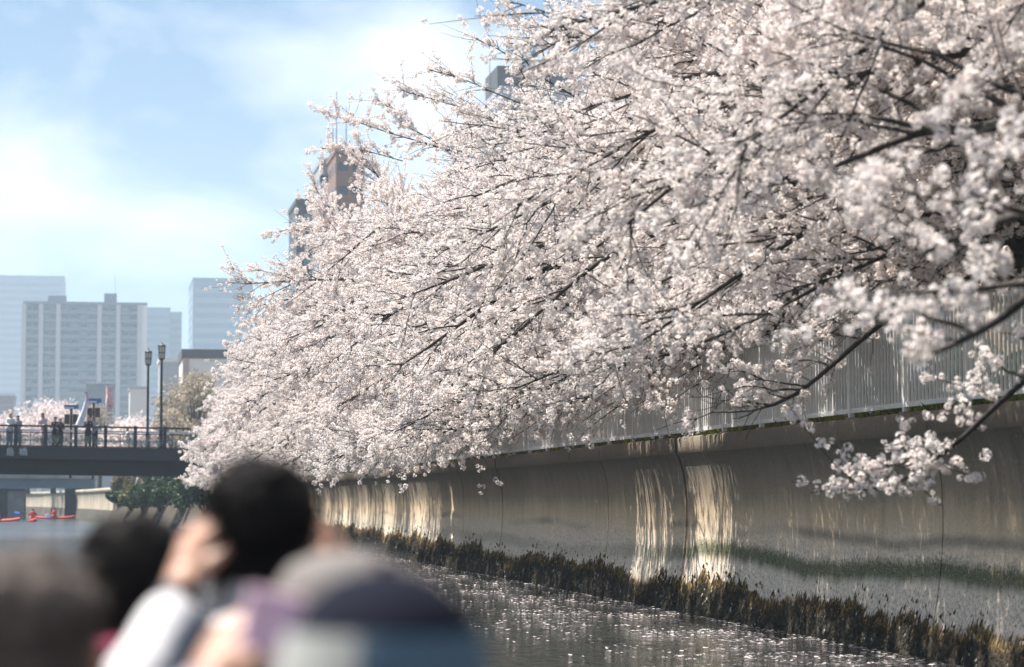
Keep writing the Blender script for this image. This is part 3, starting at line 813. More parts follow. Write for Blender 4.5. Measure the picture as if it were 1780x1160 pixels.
# ================================================================== FAR BANK WALL, BUSHES, BACKGROUND BLOSSOM
M['wall_far'] = plain('far_wall_concrete', (0.46, 0.40, 0.31), 0.9, 0.28, 0.5, 0.4)
M['wall_foot'] = plain('far_wall_foot', (0.09, 0.08, 0.065), 0.9, 0.4, 0.8, 0.4)
def bank_wall(name, label, pts, seg):
    root = empty(name, label, 'river wall', (pts[0][0], pts[0][1], 0))
    pl = []
    for (a, b) in zip(pts[:-1], pts[1:]):
        n = max(int((Vector(b) - Vector(a)).length / seg), 1)
        pl += [Vector(a).lerp(Vector(b), i / n) for i in range(n)]
    pl.append(Vector(pts[-1]))
    for a, b in zip(pl[:-1], pl[1:]):
        d = (b - a).normalized(); nrm = Vector((d.y, -d.x))               # landward side on the right of the direction of travel
        a2, b2 = a + d * 0.02, b - d * 0.02
        o2 = Vector(pts[0])
        rows = [[((p + nrm * (dx - 0.25)) - o2).to_3d() + Vector((0, 0, z)) for p in (a2, b2)] for dx, z in PROFILE if z > 0.25]
        w_ = MB().quadgrid(rows).build('wall_panel', M['wall_far'], root, smooth=True)
        rows = [[((p + nrm * (dx - 0.28)) - o2).to_3d() + Vector((0, 0, z)) for p in (a2, b2)] for dx, z in ((0.115, 0.95), (0.02, 0.42), (-0.06, -0.12), (-0.2, -0.7))]
        MB().quadgrid(rows).build('foot', M['wall_foot'], w_, smooth=True)
    return root
bank_wall('far_river_wall', 'sunlit far stretch of river wall curving left beyond the bridges', [p for p in RIGHT_BANK if 180 < p[1] < 340], 6.0)
M['mud'] = plain('bank_mud', (0.055, 0.045, 0.032), 0.9, 0.4, 1.5, 0.8)
mb = MB()                                                              # muddy bank between the two walls
bank = [(9.03, 105.2), (8.7, 120), (5.6, 148), (1.4, 181)]
fine_b = []
for (a, b) in zip(bank[:-1], bank[1:]):
    for i in range(8): fine_b.append(Vector(a).lerp(Vector(b), i / 8))
fine_b.append(Vector(bank[-1]))
rows = []
for i, p in enumerate(fine_b):
    d = (fine_b[min(i+1, len(fine_b)-1)] - fine_b[max(i-1, 0)]).normalized(); nrm = Vector((d.y, -d.x))
    rows.append([(p + nrm * (dx + 0.12 * mnoise.noise((i * 0.5, z * 2, 0)))).to_3d() + Vector((0, 0, z)) for dx, z in ((-1.1, -0.8), (-0.7, 0.05), (-0.45, 0.55), (-0.15, 1.2), (0.1, 1.9), (0.25, 2.45), (0.8, 2.62))])
mb.quadgrid(rows)
tag(mb.build('river_bank', M['mud'], smooth=True), kind='structure')

def leaf_cloud(name, pts, size, cols, r, translucent_mat, parent=None):
    n = len(pts); a = unit(r.normal(0, 1, (n, 3))); b = unit(np.cross(a, unit(r.normal(0, 1, (n, 3)))))
    s = (size * r.uniform(0.6, 1.4, n))[:, None]
    V = np.stack([pts - a*s, pts + b*s*0.55, pts + a*s, pts - b*s*0.55], 1).reshape(-1, 3)
    c = np.array(cols)[r.integers(0, len(cols), n)] * r.uniform(0.7, 1.25, (n, 1))
    o = obj(name, np_mesh(name, V, np.arange(n*4).reshape(-1, 4), np.repeat(c[:, None], 4, 1).reshape(-1, 3)), translucent_mat, parent)
    return tag(o, kind='stuff')
M['leaf'] = tint_mat('leaf_faces', 0.55, 0.3)
M['far_petal'] = tint_mat('far_blossom_faces', 0.8, 0.35)
def bush(name, label, cat, x, y, z, rx, ry, rz, n, size, cols, seed, group=None, lobes=14):
    r = np.random.default_rng(seed)
    root = empty(name, label, cat, (x, y, z), 0, group)
    cs = r.normal(0, 0.42, (lobes, 3)); cs[:, 2] = np.abs(cs[:, 2]) + 0.25
    rad = r.uniform(0.22, 0.42, lobes)
    k = r.integers(0, lobes, n); d = unit(r.normal(0, 1, (n, 3)))
    p = (cs[k] + d * (rad[k] * r.uniform(0.72, 1.05, n))[:, None]) * np.array([rx, ry, rz])
    p[:, 2] = np.abs(p[:, 2])
    m = MB()
    for i in range(min(lobes, 7)):
        e = cs[i] * np.array([rx, ry, rz])
        m.tube([(0, 0, -0.4), tuple(e * 0.4 + (0, 0, 0.1)), tuple(e)], [0.05, 0.035, 0.015], 5)
    m.build('stem', M['bark'], root)
    leaf_cloud('foliage', p, size, cols, r, M['leaf'], root)
    return root
DG = [(0.020, 0.050, 0.018), (0.035, 0.075, 0.028), (0.050, 0.095, 0.045)]
YG = [(0.16, 0.17, 0.045), (0.10, 0.12, 0.035), (0.20, 0.17, 0.06)]
BR = [(0.20, 0.17, 0.09), (0.15, 0.15, 0.07), (0.24, 0.19, 0.12)]
for i, (px, py, Y, rx, rz, cols, lb) in enumerate((
        (318, 872, 150, 1.55, 1.55, DG, 'dark green glossy bush on the river bank, farthest right beside the cherry boughs'),
        (280, 872, 158, 1.5, 1.8, DG, 'largest dark green bush in the middle of the river bank under the bridge'),
        (248, 874, 166, 1.2, 1.4, YG, 'yellow green bush on the bank between dark bush and sunlit wall'),
        (232, 878, 172, 0.9, 1.0, DG, 'small dark green bush low on the bank near the sunlit wall'),
        (222, 872, 178, 1.0, 1.9, BR, 'bare brownish shrub at the left end of the bushes on the bank'),
        (356, 872, 139, 1.3, 1.5, DG, 'dark green bush on the near bank, just left of the dark haired head'),
        (392, 868, 130, 1.3, 1.4, DG, 'dark green bush hidden behind the head of the man in white'))):
    p = P(px, py, Y)
    bush('river_bush', lb, 'bush', p.x, p.y, max(p.z - 0.35, 0.9), rx*1.45, rx*1.3, rz*1.2, 3600, 0.13, cols, 50 + i, 'bushes on the river bank')

def far_cherry(px, Y, ztop, w_, label, seed, cols, name='cherry_tree', cat='tree', group='cherry trees on the far bank', n=4200):
    r = np.random.default_rng(seed)
    p = P(px, 870, Y)
    root = empty(name, label, cat, (p.x, p.y, 2.6), 0, group)
    m = MB(); h = ztop - 2.6
    m.tube([(0, 0, -0.2), (0.1, 0, h*0.18), (-0.1, 0.1, h*0.34)], [0.30, 0.24, 0.18], 8)
    m.build('trunk', M['bark'], root, smooth=True)
    lob = 26
    cs = unit(r.normal(0, 1, (lob, 3))) * np.array([w_*0.40, w_*0.40, h*0.26]) * r.uniform(0.5, 1, (lob, 1)) + np.array([0, 0, h*0.64])
    m = MB()
    for c in cs:
        m.tube([(-0.1, 0.1, h*0.32), tuple(np.array([0, 0, h*0.40])*0.5 + c*0.5), tuple(c * (1.06, 1.06, 1.08))], [0.10, 0.06, 0.02], 5)
    tag(m.build('branches', M['bark'], root), kind='stuff')
    k = r.integers(0, lob, n); rad = r.uniform(0.12, 0.22, lob) * w_
    pp = cs[k] + unit(r.normal(0, 1, (n, 3))) * (rad[k] * r.uniform(0.3, 1.05, n))[:, None]
    leaf_cloud('crown', pp, 0.17, cols, r, M['far_petal'], root)
    return root
PK = [(0.80, 0.70, 0.68), (0.74, 0.64, 0.63), (0.85, 0.78, 0.76)]
BN = [(0.42, 0.35, 0.26), (0.32, 0.29, 0.19), (0.50, 0.41, 0.34)]
for i, (px, Y, zt, w_, lb) in enumerate((
        (8, 262, 11.2, 8.5, 'blossoming tree at the left frame edge, behind the two leftmost people on the bridge'),
        (48, 268, 11.0, 8.0, 'pale blossoming tree behind the bridge, right of the leftmost people'),
        (92, 255, 13.2, 8.0, 'tall rounded blossoming tree behind the bridge, left of the blue signs'),
        (128, 275, 11.4, 8.0, 'blossoming tree behind the bridge, standing behind the lower blue sign'),
        (205, 262, 10.6, 7.5, 'blossoming tree behind the bridge, right of the pink carp streamer'),
        (232, 270, 11.5, 8.0, 'blossoming tree behind the bridge, left of the two lamp posts'),
        (268, 262, 11.0, 7.0, 'blossoming tree behind the two lamp posts on the bridge'))):
    far_cherry(px, Y, zt, w_, lb, 70 + i, PK)
for i, (px, Y, zt, w_, lb) in enumerate((
        (300, 225, 13.0, 6.5, 'brownish budding tree right of the lamp posts, below the white building'),
        (336, 215, 14.0, 6.5, 'olive brown budding tree partly hidden by the far end of the cherry row'),
        (172, 285, 13.5, 5.0, 'dark bare tree behind the upper blue sign on the bridge'))):
    far_cherry(px, Y, zt, w_, lb, 90 + i, BN, 'budding_tree', 'tree', 'budding trees on the far bank', 2600)

# ================================================================== HEDGES ADDED BEHIND THE FENCE TO BLOCK LIGHT
for i in range(9):
    bush('hedge', f'added dark clipped hedge behind the picket fence, {ORD[i]} of its row from the camera', 'hedge', 17.2, 14 + i * 10.5, 2.6, 1.3, 5.4, 1.7, 2400, 0.16, DG, 120 + i, 'added hedges behind the fence', 20)

# ================================================================== BUILDINGS
def wallmat(name, col, var=0.07): return plain(name, col, 0.8, var, 0.12)
M['glass_far'] = plain('far_window_glass', (0.03, 0.05, 0.07), 0.25, 0.25, 0.3, spec=0.6)
M['glass_pale'] = plain('pale_window_glass', (0.20, 0.26, 0.30), 0.3, 0.25, 0.3)
M['apt'] = wallmat('apartment_concrete', (0.15, 0.18, 0.225))
M['apt_fin'] = wallmat('apartment_pilaster', (0.40, 0.40, 0.42))
M['apt_par'] = wallmat('apartment_parapet', (0.14, 0.185, 0.235))
M['tower_a'] = wallmat('pale_tower_cladding', (0.27, 0.34, 0.40)); M['tower_b'] = wallmat('blue_tower_cladding', (0.11, 0.18, 0.26))
M['tower_band'] = wallmat('tower_window_band', (0.07, 0.12, 0.18)); M['tower_band_a'] = wallmat('pale_tower_window_band', (0.20, 0.27, 0.34))
M['white_b'] = wallmat('white_render', (0.62, 0.60, 0.58)); M['brown_b'] = wallmat('brown_brick_cladding', (0.22, 0.13, 0.105)); M['dark_b'] = wallmat('dark_roof_cladding', (0.065, 0.075, 0.085))
M['cream_b'] = wallmat('cream_render', (0.38, 0.29, 0.20)); M['grey_b'] = wallmat('grey_render', (0.34, 0.36, 0.40)); M['pinkish'] = wallmat('pinkish_brown', (0.36, 0.27, 0.26))
def span(px0, px1, pytop, Y):
    a, b = P(px0, pytop, Y), P(px1, pytop, Y)
    return (a.x + b.x) / 2, b.x - a.x, a.z
def tower(name, label, px0, px1, pytop, Y, depth, body, band, floor=3.6, rz=0.0, inset=0.06, top_gap=1.5, vis_z=3.0, roof=None, nb=60):
    """office tower: body, one window band per storey, parapet, plant room"""
    cx, w_, zt = span(px0, px1, pytop, Y)
    root = empty(name, label, 'building', (cx, Y + depth/2, 2.6), rz)
    h = zt - 2.6
    MB().box(-w_/2, w_/2, -depth/2, depth/2, -0.5, h).build('wall', body, root)
    MB().box(-w_/2 - 0.2, w_/2 + 0.2, -depth/2 - 0.2, depth/2 + 0.2, h + 0.003, h + 0.9).build('parapet', body, root)
    mbb = MB().box(-w_/2 * (1 - inset) , w_/2 * (1 - inset), -depth/2 - 0.12, -depth/2 - 0.002, 0, floor * 0.5).mesh('window_band'); mbb.materials.append(band)
    z = h - top_gap - floor; k = 0
    while z > vis_z and k < nb:
        o = link(bpy.data.objects.new('window_band', mbb), root); o.location = (0, 0, z); z -= floor; k += 1
    mbs = MB().box(-0.13, -0.002, -depth/2 * 0.9, depth/2 * 0.9, 0, floor * 0.5).mesh('side_window_band'); mbs.materials.append(band)
    z = h - top_gap - floor; k = 0
    while z > vis_z and k < nb:
        o = link(bpy.data.objects.new('side_window_band', mbs), root); o.location = (-w_/2, 0, z)
        o = link(bpy.data.objects.new('side_window_band', mbs), root); o.location = (w_/2 + 0.132, 0, z); z -= floor; k += 1
    return root, cx, w_, h
# pale tower behind everything on the left
root, cx, w_, h = tower('office_tower', 'broad pale blue office tower behind the apartment block at left edge', -60, 112, 480, 1500, 60, M['tower_a'], M['tower_band_a'], 4.4)
# apartment block
def apartment():
    Y, dep = 850.0, 16.0
    x0, x1, zt = P(42, 528, Y).x, P(243, 528, Y).x, P(42, 528, Y).z
    w_ = x1 - x0
    root = empty('apartment_block', 'broad grey blue apartment block with balconies in five bays and rooftop box', 'building', (x0, Y, 2.6))
    h = zt - 2.6; fl = 2.83
    MB().box(0, w_, 1.4, dep, -0.5, h).build('wall', M['apt'], root)
    MB().box(-0.4, w_ + 2.6, 0.0, dep + 0.3, h + 0.003, h + 0.9).build('roof_slab', M['apt'], root)
    MB().box(w_ + 0.003, w_ + 2.5, 0.2, dep, -0.5, h).build('lit_end_wall', M['white_b'], root)  # brighter lit end put into its pale colour
    MB().box(w_*0.69, w_*0.80, 5, 10, h + 0.903, h + 4.4).build('rooftop_box', M['apt'], root)
    MB().box(w_*0.20, w_*0.36, 8, 13, h + 0.903, h + 3.6).build('rooftop_box', M['apt'], root)
    MB().tube([(w_*0.785, 7, h + 4.4), (w_*0.785, 7, h + 11.5)], 0.09, 5).build('aerial', M['grey_b'], root)
    fins = [0.0, 0.147, 0.296, 0.652, 0.815, 1.0]
    fm = MB().box(-0.75, 0.75, -0.35, 1.397, -0.5, h - 0.003).mesh('pilaster'); fm.materials.append(M['apt_fin'])
    for f in fins:
        o = link(bpy.data.objects.new('pilaster', fm), root); o.location = (f * w_ , 0, 0)
    rr = random.Random(5)
    nfl = 24
    for b in range(5):
        a, e = fins[b] * w_ + 0.78, fins[b+1] * w_ - 0.78
        bw = e - a
        pm_ = MB().box(0, bw, 0.1, 1.397, -0.16, 0.0).box(0, bw, 0.0, 0.10, -0.16, 1.02).mesh('balcony'); pm_.materials.append(M['apt_par'])
        units = 2 if bw < 9 else 4
        wm = MB().box(-bw/units*0.36, bw/units*0.36, 1.33, 1.398, 0.05, 2.15).mesh('window'); wm.materials.append(M['glass_far'])
        wl = MB().box(-bw/units*0.36, bw/units*0.36, 1.33, 1.398, 0.05, 2.15).mesh('window'); wl.materials.append(M['glass_pale'])
        for k in range(nfl):
            z = h - fl * (k + 1) - 0.35
            if z < 14: break
            o = link(bpy.data.objects.new('balcony', pm_), root); o.location = (a, 0, z)
            for q in range(units):
                if k < 12:
                    o = link(bpy.data.objects.new('window', wl if rr.random() < 0.35 else wm), root); o.location = (a + bw * (q + 0.5) / units, 0, z)
    return root
apartment()
tower('office_tower', 'blue grey stepped office tower just right of the apartment block', 250, 296, 537, 1350, 40, M['tower_b'], M['tower_band'], 4.2)
tower('office_tower', 'lower narrow blue tower tucked beside the stepped tower', 296.6, 316, 545, 1380, 36, M['tower_b'], M['tower_band'], 4.2)
tower('office_tower', 'tall blue tower with banded windows rising behind the tip of the cherry row', 336, 440, 486, 1200, 60, M['tower_b'], M['tower_band_a'], 5.0)
# small buildings behind the lamp posts
def block(name, label, px0, px1, pytop, Y, depth, body, roofm, roof_h=0.5, over=0.3, wins=(), rz=0.0, winmat=None):
    cx, w_, zt = span(px0, px1, pytop, Y)
    root = empty(name, label, 'building', (cx, Y + depth/2, 2.6), rz)
    h = zt - 2.6
    MB().box(-w_/2, w_/2, -depth/2, depth/2, -0.5, h - roof_h - 0.003).build('wall', body, root)
    MB().box(-w_/2 - over, w_/2 + over, -depth/2 - over, depth/2 + over, h - roof_h, h).build('roof', roofm, root)
    for (u, v, ww, wh) in wins:
        fr = MB().box(u*w_ - w_/2 - ww/2 - 0.08, u*w_ - w_/2 + ww/2 + 0.08, -depth/2 - 0.06, -depth/2 - 0.002, v*h - 0.08, v*h + wh + 0.08).build('window', M['white_b'], root)
        MB().box(u*w_ - w_/2 - ww/2, u*w_ - w_/2 + ww/2, -depth/2 - 0.075, -depth/2 - 0.062, v*h, v*h + wh).build('pane', winmat or M['glass_far'], fr)
    return root, cx, w_, h
rt, cx, w_, h = block('white_house', 'white building with flat dark roof band beside the cherry row tip', 318, 432, 607, 300, 14, M['white_b'], M['dark_b'], 1.15, 0.15, [(0.30, 0.60, 0.9, 1.4), (0.42, 0.60, 0.9, 1.4), (0.30, 0.36, 0.9, 1.4), (0.55, 0.36, 0.9, 1.4)])
MB().box(-w_/2 - 0.02, -w_/2 + 0.75, -7.16, -7.002, -0.5, h - 1.16).build('edge_strip', M['pinkish'], rt)  # pinkish brown strip down the left edge of the front
block('pale_building', 'low pale grey building behind the two lamp posts', 278, 317, 622, 420, 12, M['grey_b'], M['white_b'], 0.7, 0.2, [(0.3, 0.45, 1.2, 1.2), (0.7, 0.45, 1.2, 1.2), (0.3, 0.65, 1.2, 1.2), (0.7, 0.65, 1.2, 1.2)])
block('pale_building', 'small whitish building low between apartment block and lamp posts', 226, 256, 672, 400, 12, M['white_b'], M['grey_b'], 0.4, 0.2, [(0.3, 0.55, 1.4, 1.3), (0.7, 0.55, 1.4, 1.3)])
block('pale_building', 'tiny low grey building at the foot of the pale tower by left edge', -30, 24, 684, 430, 12, M['grey_b'], M['white_b'], 0.4, 0.2, [(0.7, 0.7, 1.6, 1.2), (0.9, 0.7, 1.2, 1.2)])
block('pale_building', 'grey blue low building behind blossoms under the apartment block', 150, 200, 664, 520, 14, M['apt'], M['grey_b'], 0.4, 0.2, [(0.2, 0.7, 1.6, 1.3), (0.5, 0.7, 1.6, 1.3), (0.8, 0.7, 1.6, 1.3)])
# buildings standing behind the cherry row
def mid_building(name, label, px0, px1, pytop, Y, depth, body, floors_m, body_windows, extras=()):
    cx, w_, zt = span(px0, px1, pytop, Y)
    root = empty(name, label, 'building', (cx, Y + depth/2, 2.6))
    h = zt - 2.6
    MB().box(-w_/2, w_/2, -depth/2, depth/2, -0.5, h).build('wall', body, root)
    MB().box(-w_/2 - 0.15, w_/2 + 0.15, -depth/2 - 0.15, depth/2 + 0.15, h + 0.003, h + 0.7).build('parapet', body, root)
    n = max(int(w_ / 2.8), 2)
    wm = MB().box(-0.6, 0.6, -depth/2 - 0.05, -depth/2 - 0.002, 0.2, 1.2).mesh('window'); wm.materials.append(body_windows)
    wm2 = MB().box(-0.05, -0.002, -0.6, 0.6, 0.2, 1.2).mesh('window'); wm2.materials.append(body_windows)
    z = h - floors_m
    for f in range(9):
        for q in range(n):
            o = link(bpy.data.objects.new('window', wm), root); o.location = (-w_/2 + w_ * (q + 0.5) / n, 0, z + 0.6)
        for q in range(max(int(depth / 3), 1)):
            o = link(bpy.data.objects.new('window', wm2), root); o.location = (-w_/2, -depth/2 + 3 * (q + 0.5), z + 0.6)
        z -= floors_m
        if z < 4: break
    for e in extras: e(root, w_, depth, h)
    return root
def mast(u, hh, r=0.10):
    def f(root, w_, d, h): MB().tube([(u * w_, 0, h + 0.7), (u * w_, 0, h + hh)], [r, r * 0.5], 6).build('mast', M['grey_b'], root)
    return f
def penthouse(u0, u1, hh, mt):
    def f(root, w_, d, h): MB().box(u0*w_, u1*w_, -d*0.3, d*0.3, h + 0.703, h + hh).build('rooftop_box', mt, root)
    return f
mid_building('brown_apartments', 'reddish brown apartment building rising out of the cherry crowns', 584, 634, 266, 300, 14, M['brown_b'], 3.0, M['glass_far'], (mast(-0.30, 9), mast(0.05, 7), mast(-0.42, 5)))
mid_building('pale_annex', 'narrow pale grey building left of the reddish brown one', 558, 583, 284, 312, 12, M['grey_b'], 3.4, M['glass_far'], (mast(-0.2, 4),))
mid_building('dark_building', 'dark low building edge showing through blossoms at the top of the far crowns', 516, 600, 354, 335, 14, M['dark_b'], 3.2, M['glass_pale'], (mast(-0.4, 3),))
mid_building('roof_building', 'pale building with dark roof storey behind high blossoms', 872, 1010, 158, 330, 18, M['grey_b'], 3.2, M['glass_far'], (penthouse(-0.5, 0.46, 4.2, M['dark_b']), mast(-0.52, 7)))
mid_building('glass_tower', 'slim pale blue glass tower topped by a tall mast above the high blossoms', 905, 935, 74, 520, 14, M['tower_a'], 3.6, M['tower_band'], (mast(-0.35, 17, 0.16),))
# low houses added to block light behind the crowns, cream to warm their gaps
for i, (y0, y1, x, hh, mt, lb) in enumerate((
        (6, 28, 27, 13, 'cream_b', 'added cream rendered house behind nearest cherry trees'), (30, 50, 28, 16, 'cream_b', 'added tan rendered house glimpsed through middle cherry crowns'),
        (52, 74, 27, 12, 'cream_b', 'added cream rendered house behind cherry row halfway along wall'), (76, 98, 28, 15, 'grey_b', 'added tall grey rendered house behind far half of cherry row'),
        (100, 122, 27, 12, 'grey_b', 'added grey rendered house behind far end of cherry row'))):
    root = empty('added_house', lb, 'house', (x, y0, 2.6))
    MB().box(0, 10, 0, y1 - y0, -0.5, hh).build('wall', M[mt], root)
    MB().box(-0.3, 10.3, -0.3, y1 - y0 + 0.3, hh + 0.003, hh + 0.5).build('roof', M['dark_b'], root)
    wm = MB().box(-0.06, -0.003, -0.8, 0.8, 0, 1.4).mesh('window'); wm.materials.append(M['glass_far'])
    for f in range(int(hh / 3.2)):
        for q in range(int((y1 - y0) / 3.6)):
            o = link(bpy.data.objects.new('window', wm), root); o.location = (0, 1.8 + q * 3.6, 1.0 + f * 3.2)

# ================================================================== SECOND BRIDGE (farther, blue grey)
Y2 = 232.0
b2 = empty('far_bridge', 'blue grey steel girder bridge on concrete piers beyond the near bridge', 'bridge', (P(165, 850, Y2).x, Y2, 0))
sx = P(165, 850, Y2).x
zt, zb = 4.35, P(80, 848, Y2).z
MB().box(-30, 0, 0, 0.25, zb, 3.75).box(-30, 0.02, -0.12, 0.40, zb - 0.06, zb - 0.003).build('girder', M['girder_blue'], b2)
MB().box(-30, 0.2, -0.3, 7.5, 3.753, zt).build('deck', M['concrete_grey'], b2)
for k in range(7):
    MB().box(-0.06, 0.06, -0.10, -0.002, zb, 3.75).build('stiffener', M['girder_blue'], b2, loc=(-0.6 - 2.9 * k, 0, 0))
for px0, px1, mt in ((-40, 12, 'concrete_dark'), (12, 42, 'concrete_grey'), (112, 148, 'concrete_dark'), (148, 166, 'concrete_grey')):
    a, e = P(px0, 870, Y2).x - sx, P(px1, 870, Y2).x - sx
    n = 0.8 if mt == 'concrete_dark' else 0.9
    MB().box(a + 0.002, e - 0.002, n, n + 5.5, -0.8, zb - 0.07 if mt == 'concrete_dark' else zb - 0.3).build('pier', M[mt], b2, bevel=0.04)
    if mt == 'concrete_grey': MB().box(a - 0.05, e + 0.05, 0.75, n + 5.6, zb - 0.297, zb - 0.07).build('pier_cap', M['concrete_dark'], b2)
gt = MB().box(-0.55, 0.55, -0.06, 0.06, 0, 2.1).box(-0.65, 0.65, -0.09, 0.09, 2.1, 2.22)
p = P(97, 892, 276)
gate_o = gt.build('water_gate', M['concrete_dark'], None, (p.x, p.y - 1.2, -0.35))
tag(gate_o, 'dark rectangular gate standing in the water before the sunlit far wall', 'water gate')

# ================================================================== NEAR BRIDGE
YB, SL = 123.0, -0.013                                                   # slopes down a little to the right
bx0, bx1 = -22.0, 9.4
bridge = empty('river_bridge', 'dark navy girder bridge with patterned railing crossing the river', 'bridge', (0, YB, 0))
def bz(x, z): return z + SL * (x + 4.7)
zdeck = P(0, 777, YB).z; zlip = P(0, 797, YB).z; zbot = P(0, 823, YB + 0.5).z; zr1 = P(0, 738, YB).z; zr2 = P(0, 750, YB).z
def slab(x0, x1, y0, y1, z0, z1):
    m = MB(); m.box(x0, x1, y0, y1, z0, z1)
    m.v = [(x, y, bz(x, z)) for x, y, z in m.v]; return m
slab(bx0, bx1, 0, 0.35, zlip, zdeck).build('fascia', M['bridge_navy'], bridge)
slab(bx0, bx1, -0.05, 0.352, zdeck + 0.002, zdeck + 0.05).build('fascia_lip', M['bridge_navy'], bridge)
slab(bx0, bx1, 0.45, 0.60, zbot, zlip + 0.1).build('girder_web', M['bridge_dark'], bridge)
slab(bx0, bx1, 0.32, 0.74, zbot - 0.05, zbot - 0.003).build('girder_flange', M['bridge_dark'], bridge)
slab(bx0, bx1, 5.0, 5.15, zbot, zlip + 0.1).build('girder_web', M['bridge_dark'], bridge)
slab(bx0, bx1, 0.353, 8.0, zlip + 0.12, zdeck - 0.01).build('deck', M['bridge_dark'], bridge)
for k in range(10):
    x = P(175, 810, YB).x - 3.3 * 5 + k * 3.3
    slab(x - 0.05, x + 0.05, 0.36, 0.449, zbot, zlip - 0.003).build('stiffener', M['bridge_dark'], bridge)
slab(bx0, bx1, 0.04, 0.16, zr1 - 0.09, zr1).build('top_rail', M['bridge_rail'], bridge)
slab(bx0, bx1, 0.06, 0.14, zr2 - 0.05, zr2).build('middle_rail', M['bridge_rail'], bridge)
slab(bx0, bx1, 0.06, 0.14, zdeck + 0.06, zdeck + 0.11).build('bottom_rail', M['bridge_rail'], bridge)
slab(bx0, bx1, 7.84, 7.96, zr1 - 0.09, zr1).build('top_rail', M['fence'], bridge)
slab(bx0, bx1, 7.86, 7.94, zr1 - 0.62, zr1 - 0.50).build('middle_rail', M['fence'], bridge)
xp0 = P(131.5, 760, YB).x; step = P(184, 760, YB).x - P(132, 760, YB).x
for k in range(-11, 7):
    x = xp0 + step * k
    if not (bx0 < x < bx1): continue
    slab(x - 0.085, x + 0.085, 0.0, 0.20, zdeck + 0.052, zr1 + 0.04).build('post', M['bridge_rail'], bridge)
    slab(x + step/2 - 0.02, x + step/2 + 0.02, 0.07, 0.13, zdeck + 0.111, zr2 - 0.052).build('baluster', M['bridge_rail'], bridge)
    slab(x - 0.06, x + 0.06, 7.83, 7.97, zdeck, zr1 - 0.1).build('post', M['fence'], bridge)
    # cast pattern between the posts: diagonal strokes and arcs
    m = MB(); rr = random.Random(40 + k)
    za, zc = zdeck + 0.13, zr2 - 0.07
    for h_ in range(2):
        xa = x + 0.10 + h_ * (step/2 - 0.02); xe = x + step/2 - 0.05 + h_ * (step/2 - 0.08)
        for q in range(7):
            u = (q + 0.5) / 7
            xs = xa + (xe - xa) * u
            m.tube([(xs - 0.11, 0.10, za + 0.06), (xs + 0.11, 0.10, zc - 0.04)] if h_ == 0 else [(xs + 0.10, 0.10, za + 0.05), (xs - 0.10, 0.10, zc - 0.1)], 0.012, 4)
        for q in range(3):
            cx_, cz_, rad = xa + (xe - xa) * rr.uniform(0.2, 0.8), za + (zc - za) * rr.uniform(0.25, 0.75), rr.uniform(0.12, 0.24)
            a0 = rr.uniform(0, 6.28)
            m.tube([(min(max(cx_ + rad * math.cos(a0 + t_ * 0.45), xa), xe), 0.10, min(max(cz_ + rad * math.sin(a0 + t_ * 0.45), za), zc)) for t_ in range(8)], 0.018, 4)
    m.v = [(a, b, bz(a, c)) for a, b, c in m.v]
    m.build('rail_pattern', M['lattice'], bridge)
# name characters on the fascia
for px, ch in ((17.5, '\u5cf6'), (40.5, '\u6a4b')):
    cu = bpy.data.curves.new('character', 'FONT'); cu.body = ch; cu.size = 0.44; cu.extrude = 0.015; cu.align_x = 'CENTER'; cu.align_y = 'CENTER'; cu.resolution_u = 3
    to = bpy.data.objects.new('character_source', cu); COL.objects.link(to)
    dg = bpy.context.evaluated_depsgraph_get(); me = bpy.data.meshes.new_from_object(to.evaluated_get(dg))
    bpy.data.objects.remove(to)
    p = P(px, 786.5, YB)
    o = obj('character', me, M['letter'], bridge, (p.x, -0.018, p.z)); o.rotation_euler = (R(90), 0, 0)
# abutment on the right bank
MB().box(8.9, 12.5, -0.6, 8.6, -0.8, bz(9, zlip) + 0.1).build('abutment', M['concrete_grey'], bridge)
MB().box(9.41, 30, 0.1, 7.9, 2.4, bz(9, zdeck)).build('approach', M['path'], bridge)

# lamp posts standing on the bridge
def lamp_post(px, pytop, Y, label):
    p = P(px, pytop, Y); zb_ = bz(p.x, zdeck)
    root = empty('lamp_post', label, 'lamp post', (p.x, Y, zb_), 0, 'lamp posts on the bridge')
    H = p.z - zb_
    MB().lathe([(0.16, 0), (0.16, 0.25), (0.11, 0.32), (0.10, 0.9), (0.12, 0.95), (0.075, 1.05), (0.07, 2.4), (0.055, H - 0.98), (0.09, H - 0.94), (0.05, H - 0.90)], 10).build('pole', M['lamp_iron'], root, smooth=True)
    z0, z1 = H - 0.86, H - 0.22
    MB().lathe([(0.12, z0 - 0.04), (0.155, z0), (0.155, z0 + 0.03)], 8).build('lantern_base', M['lamp_iron'], root)
    MB().lathe([(0.125, z0 + 0.035), (0.150, z1 - 0.01)], 8).build('lantern_glass', M['lamp_glass'], root)
    m = MB()
    for k in range(8):
        a = math.pi * (k + 0.5) / 4 - math.pi/8
        m.tube([(0.150 * math.cos(a), 0.150 * math.sin(a), z0 + 0.03), (0.175 * math.cos(a), 0.175 * math.sin(a), z1)], 0.016, 4)
    zm = (z0 + z1) / 2
    m.lathe([(0.162, zm - 0.02), (0.172, zm - 0.02), (0.172, zm + 0.02), (0.162, zm + 0.02)], 8)
    m.build('lantern_bars', M['lamp_iron'], root)
    MB().lathe([(0.20, z1), (0.205, z1 + 0.05), (0.10, z1 + 0.12), (0.03, z1 + 0.15), (0.02, H)], 8).build('lantern_cap', M['lamp_iron'], root)
    return root
lamp_post(258, 606, YB + 6.5, 'left and lower of the two black lantern lamp posts on the bridge')
lamp_post(281.5, 595, YB + 0.55, 'right and taller of the two black lantern lamp posts on the bridge')

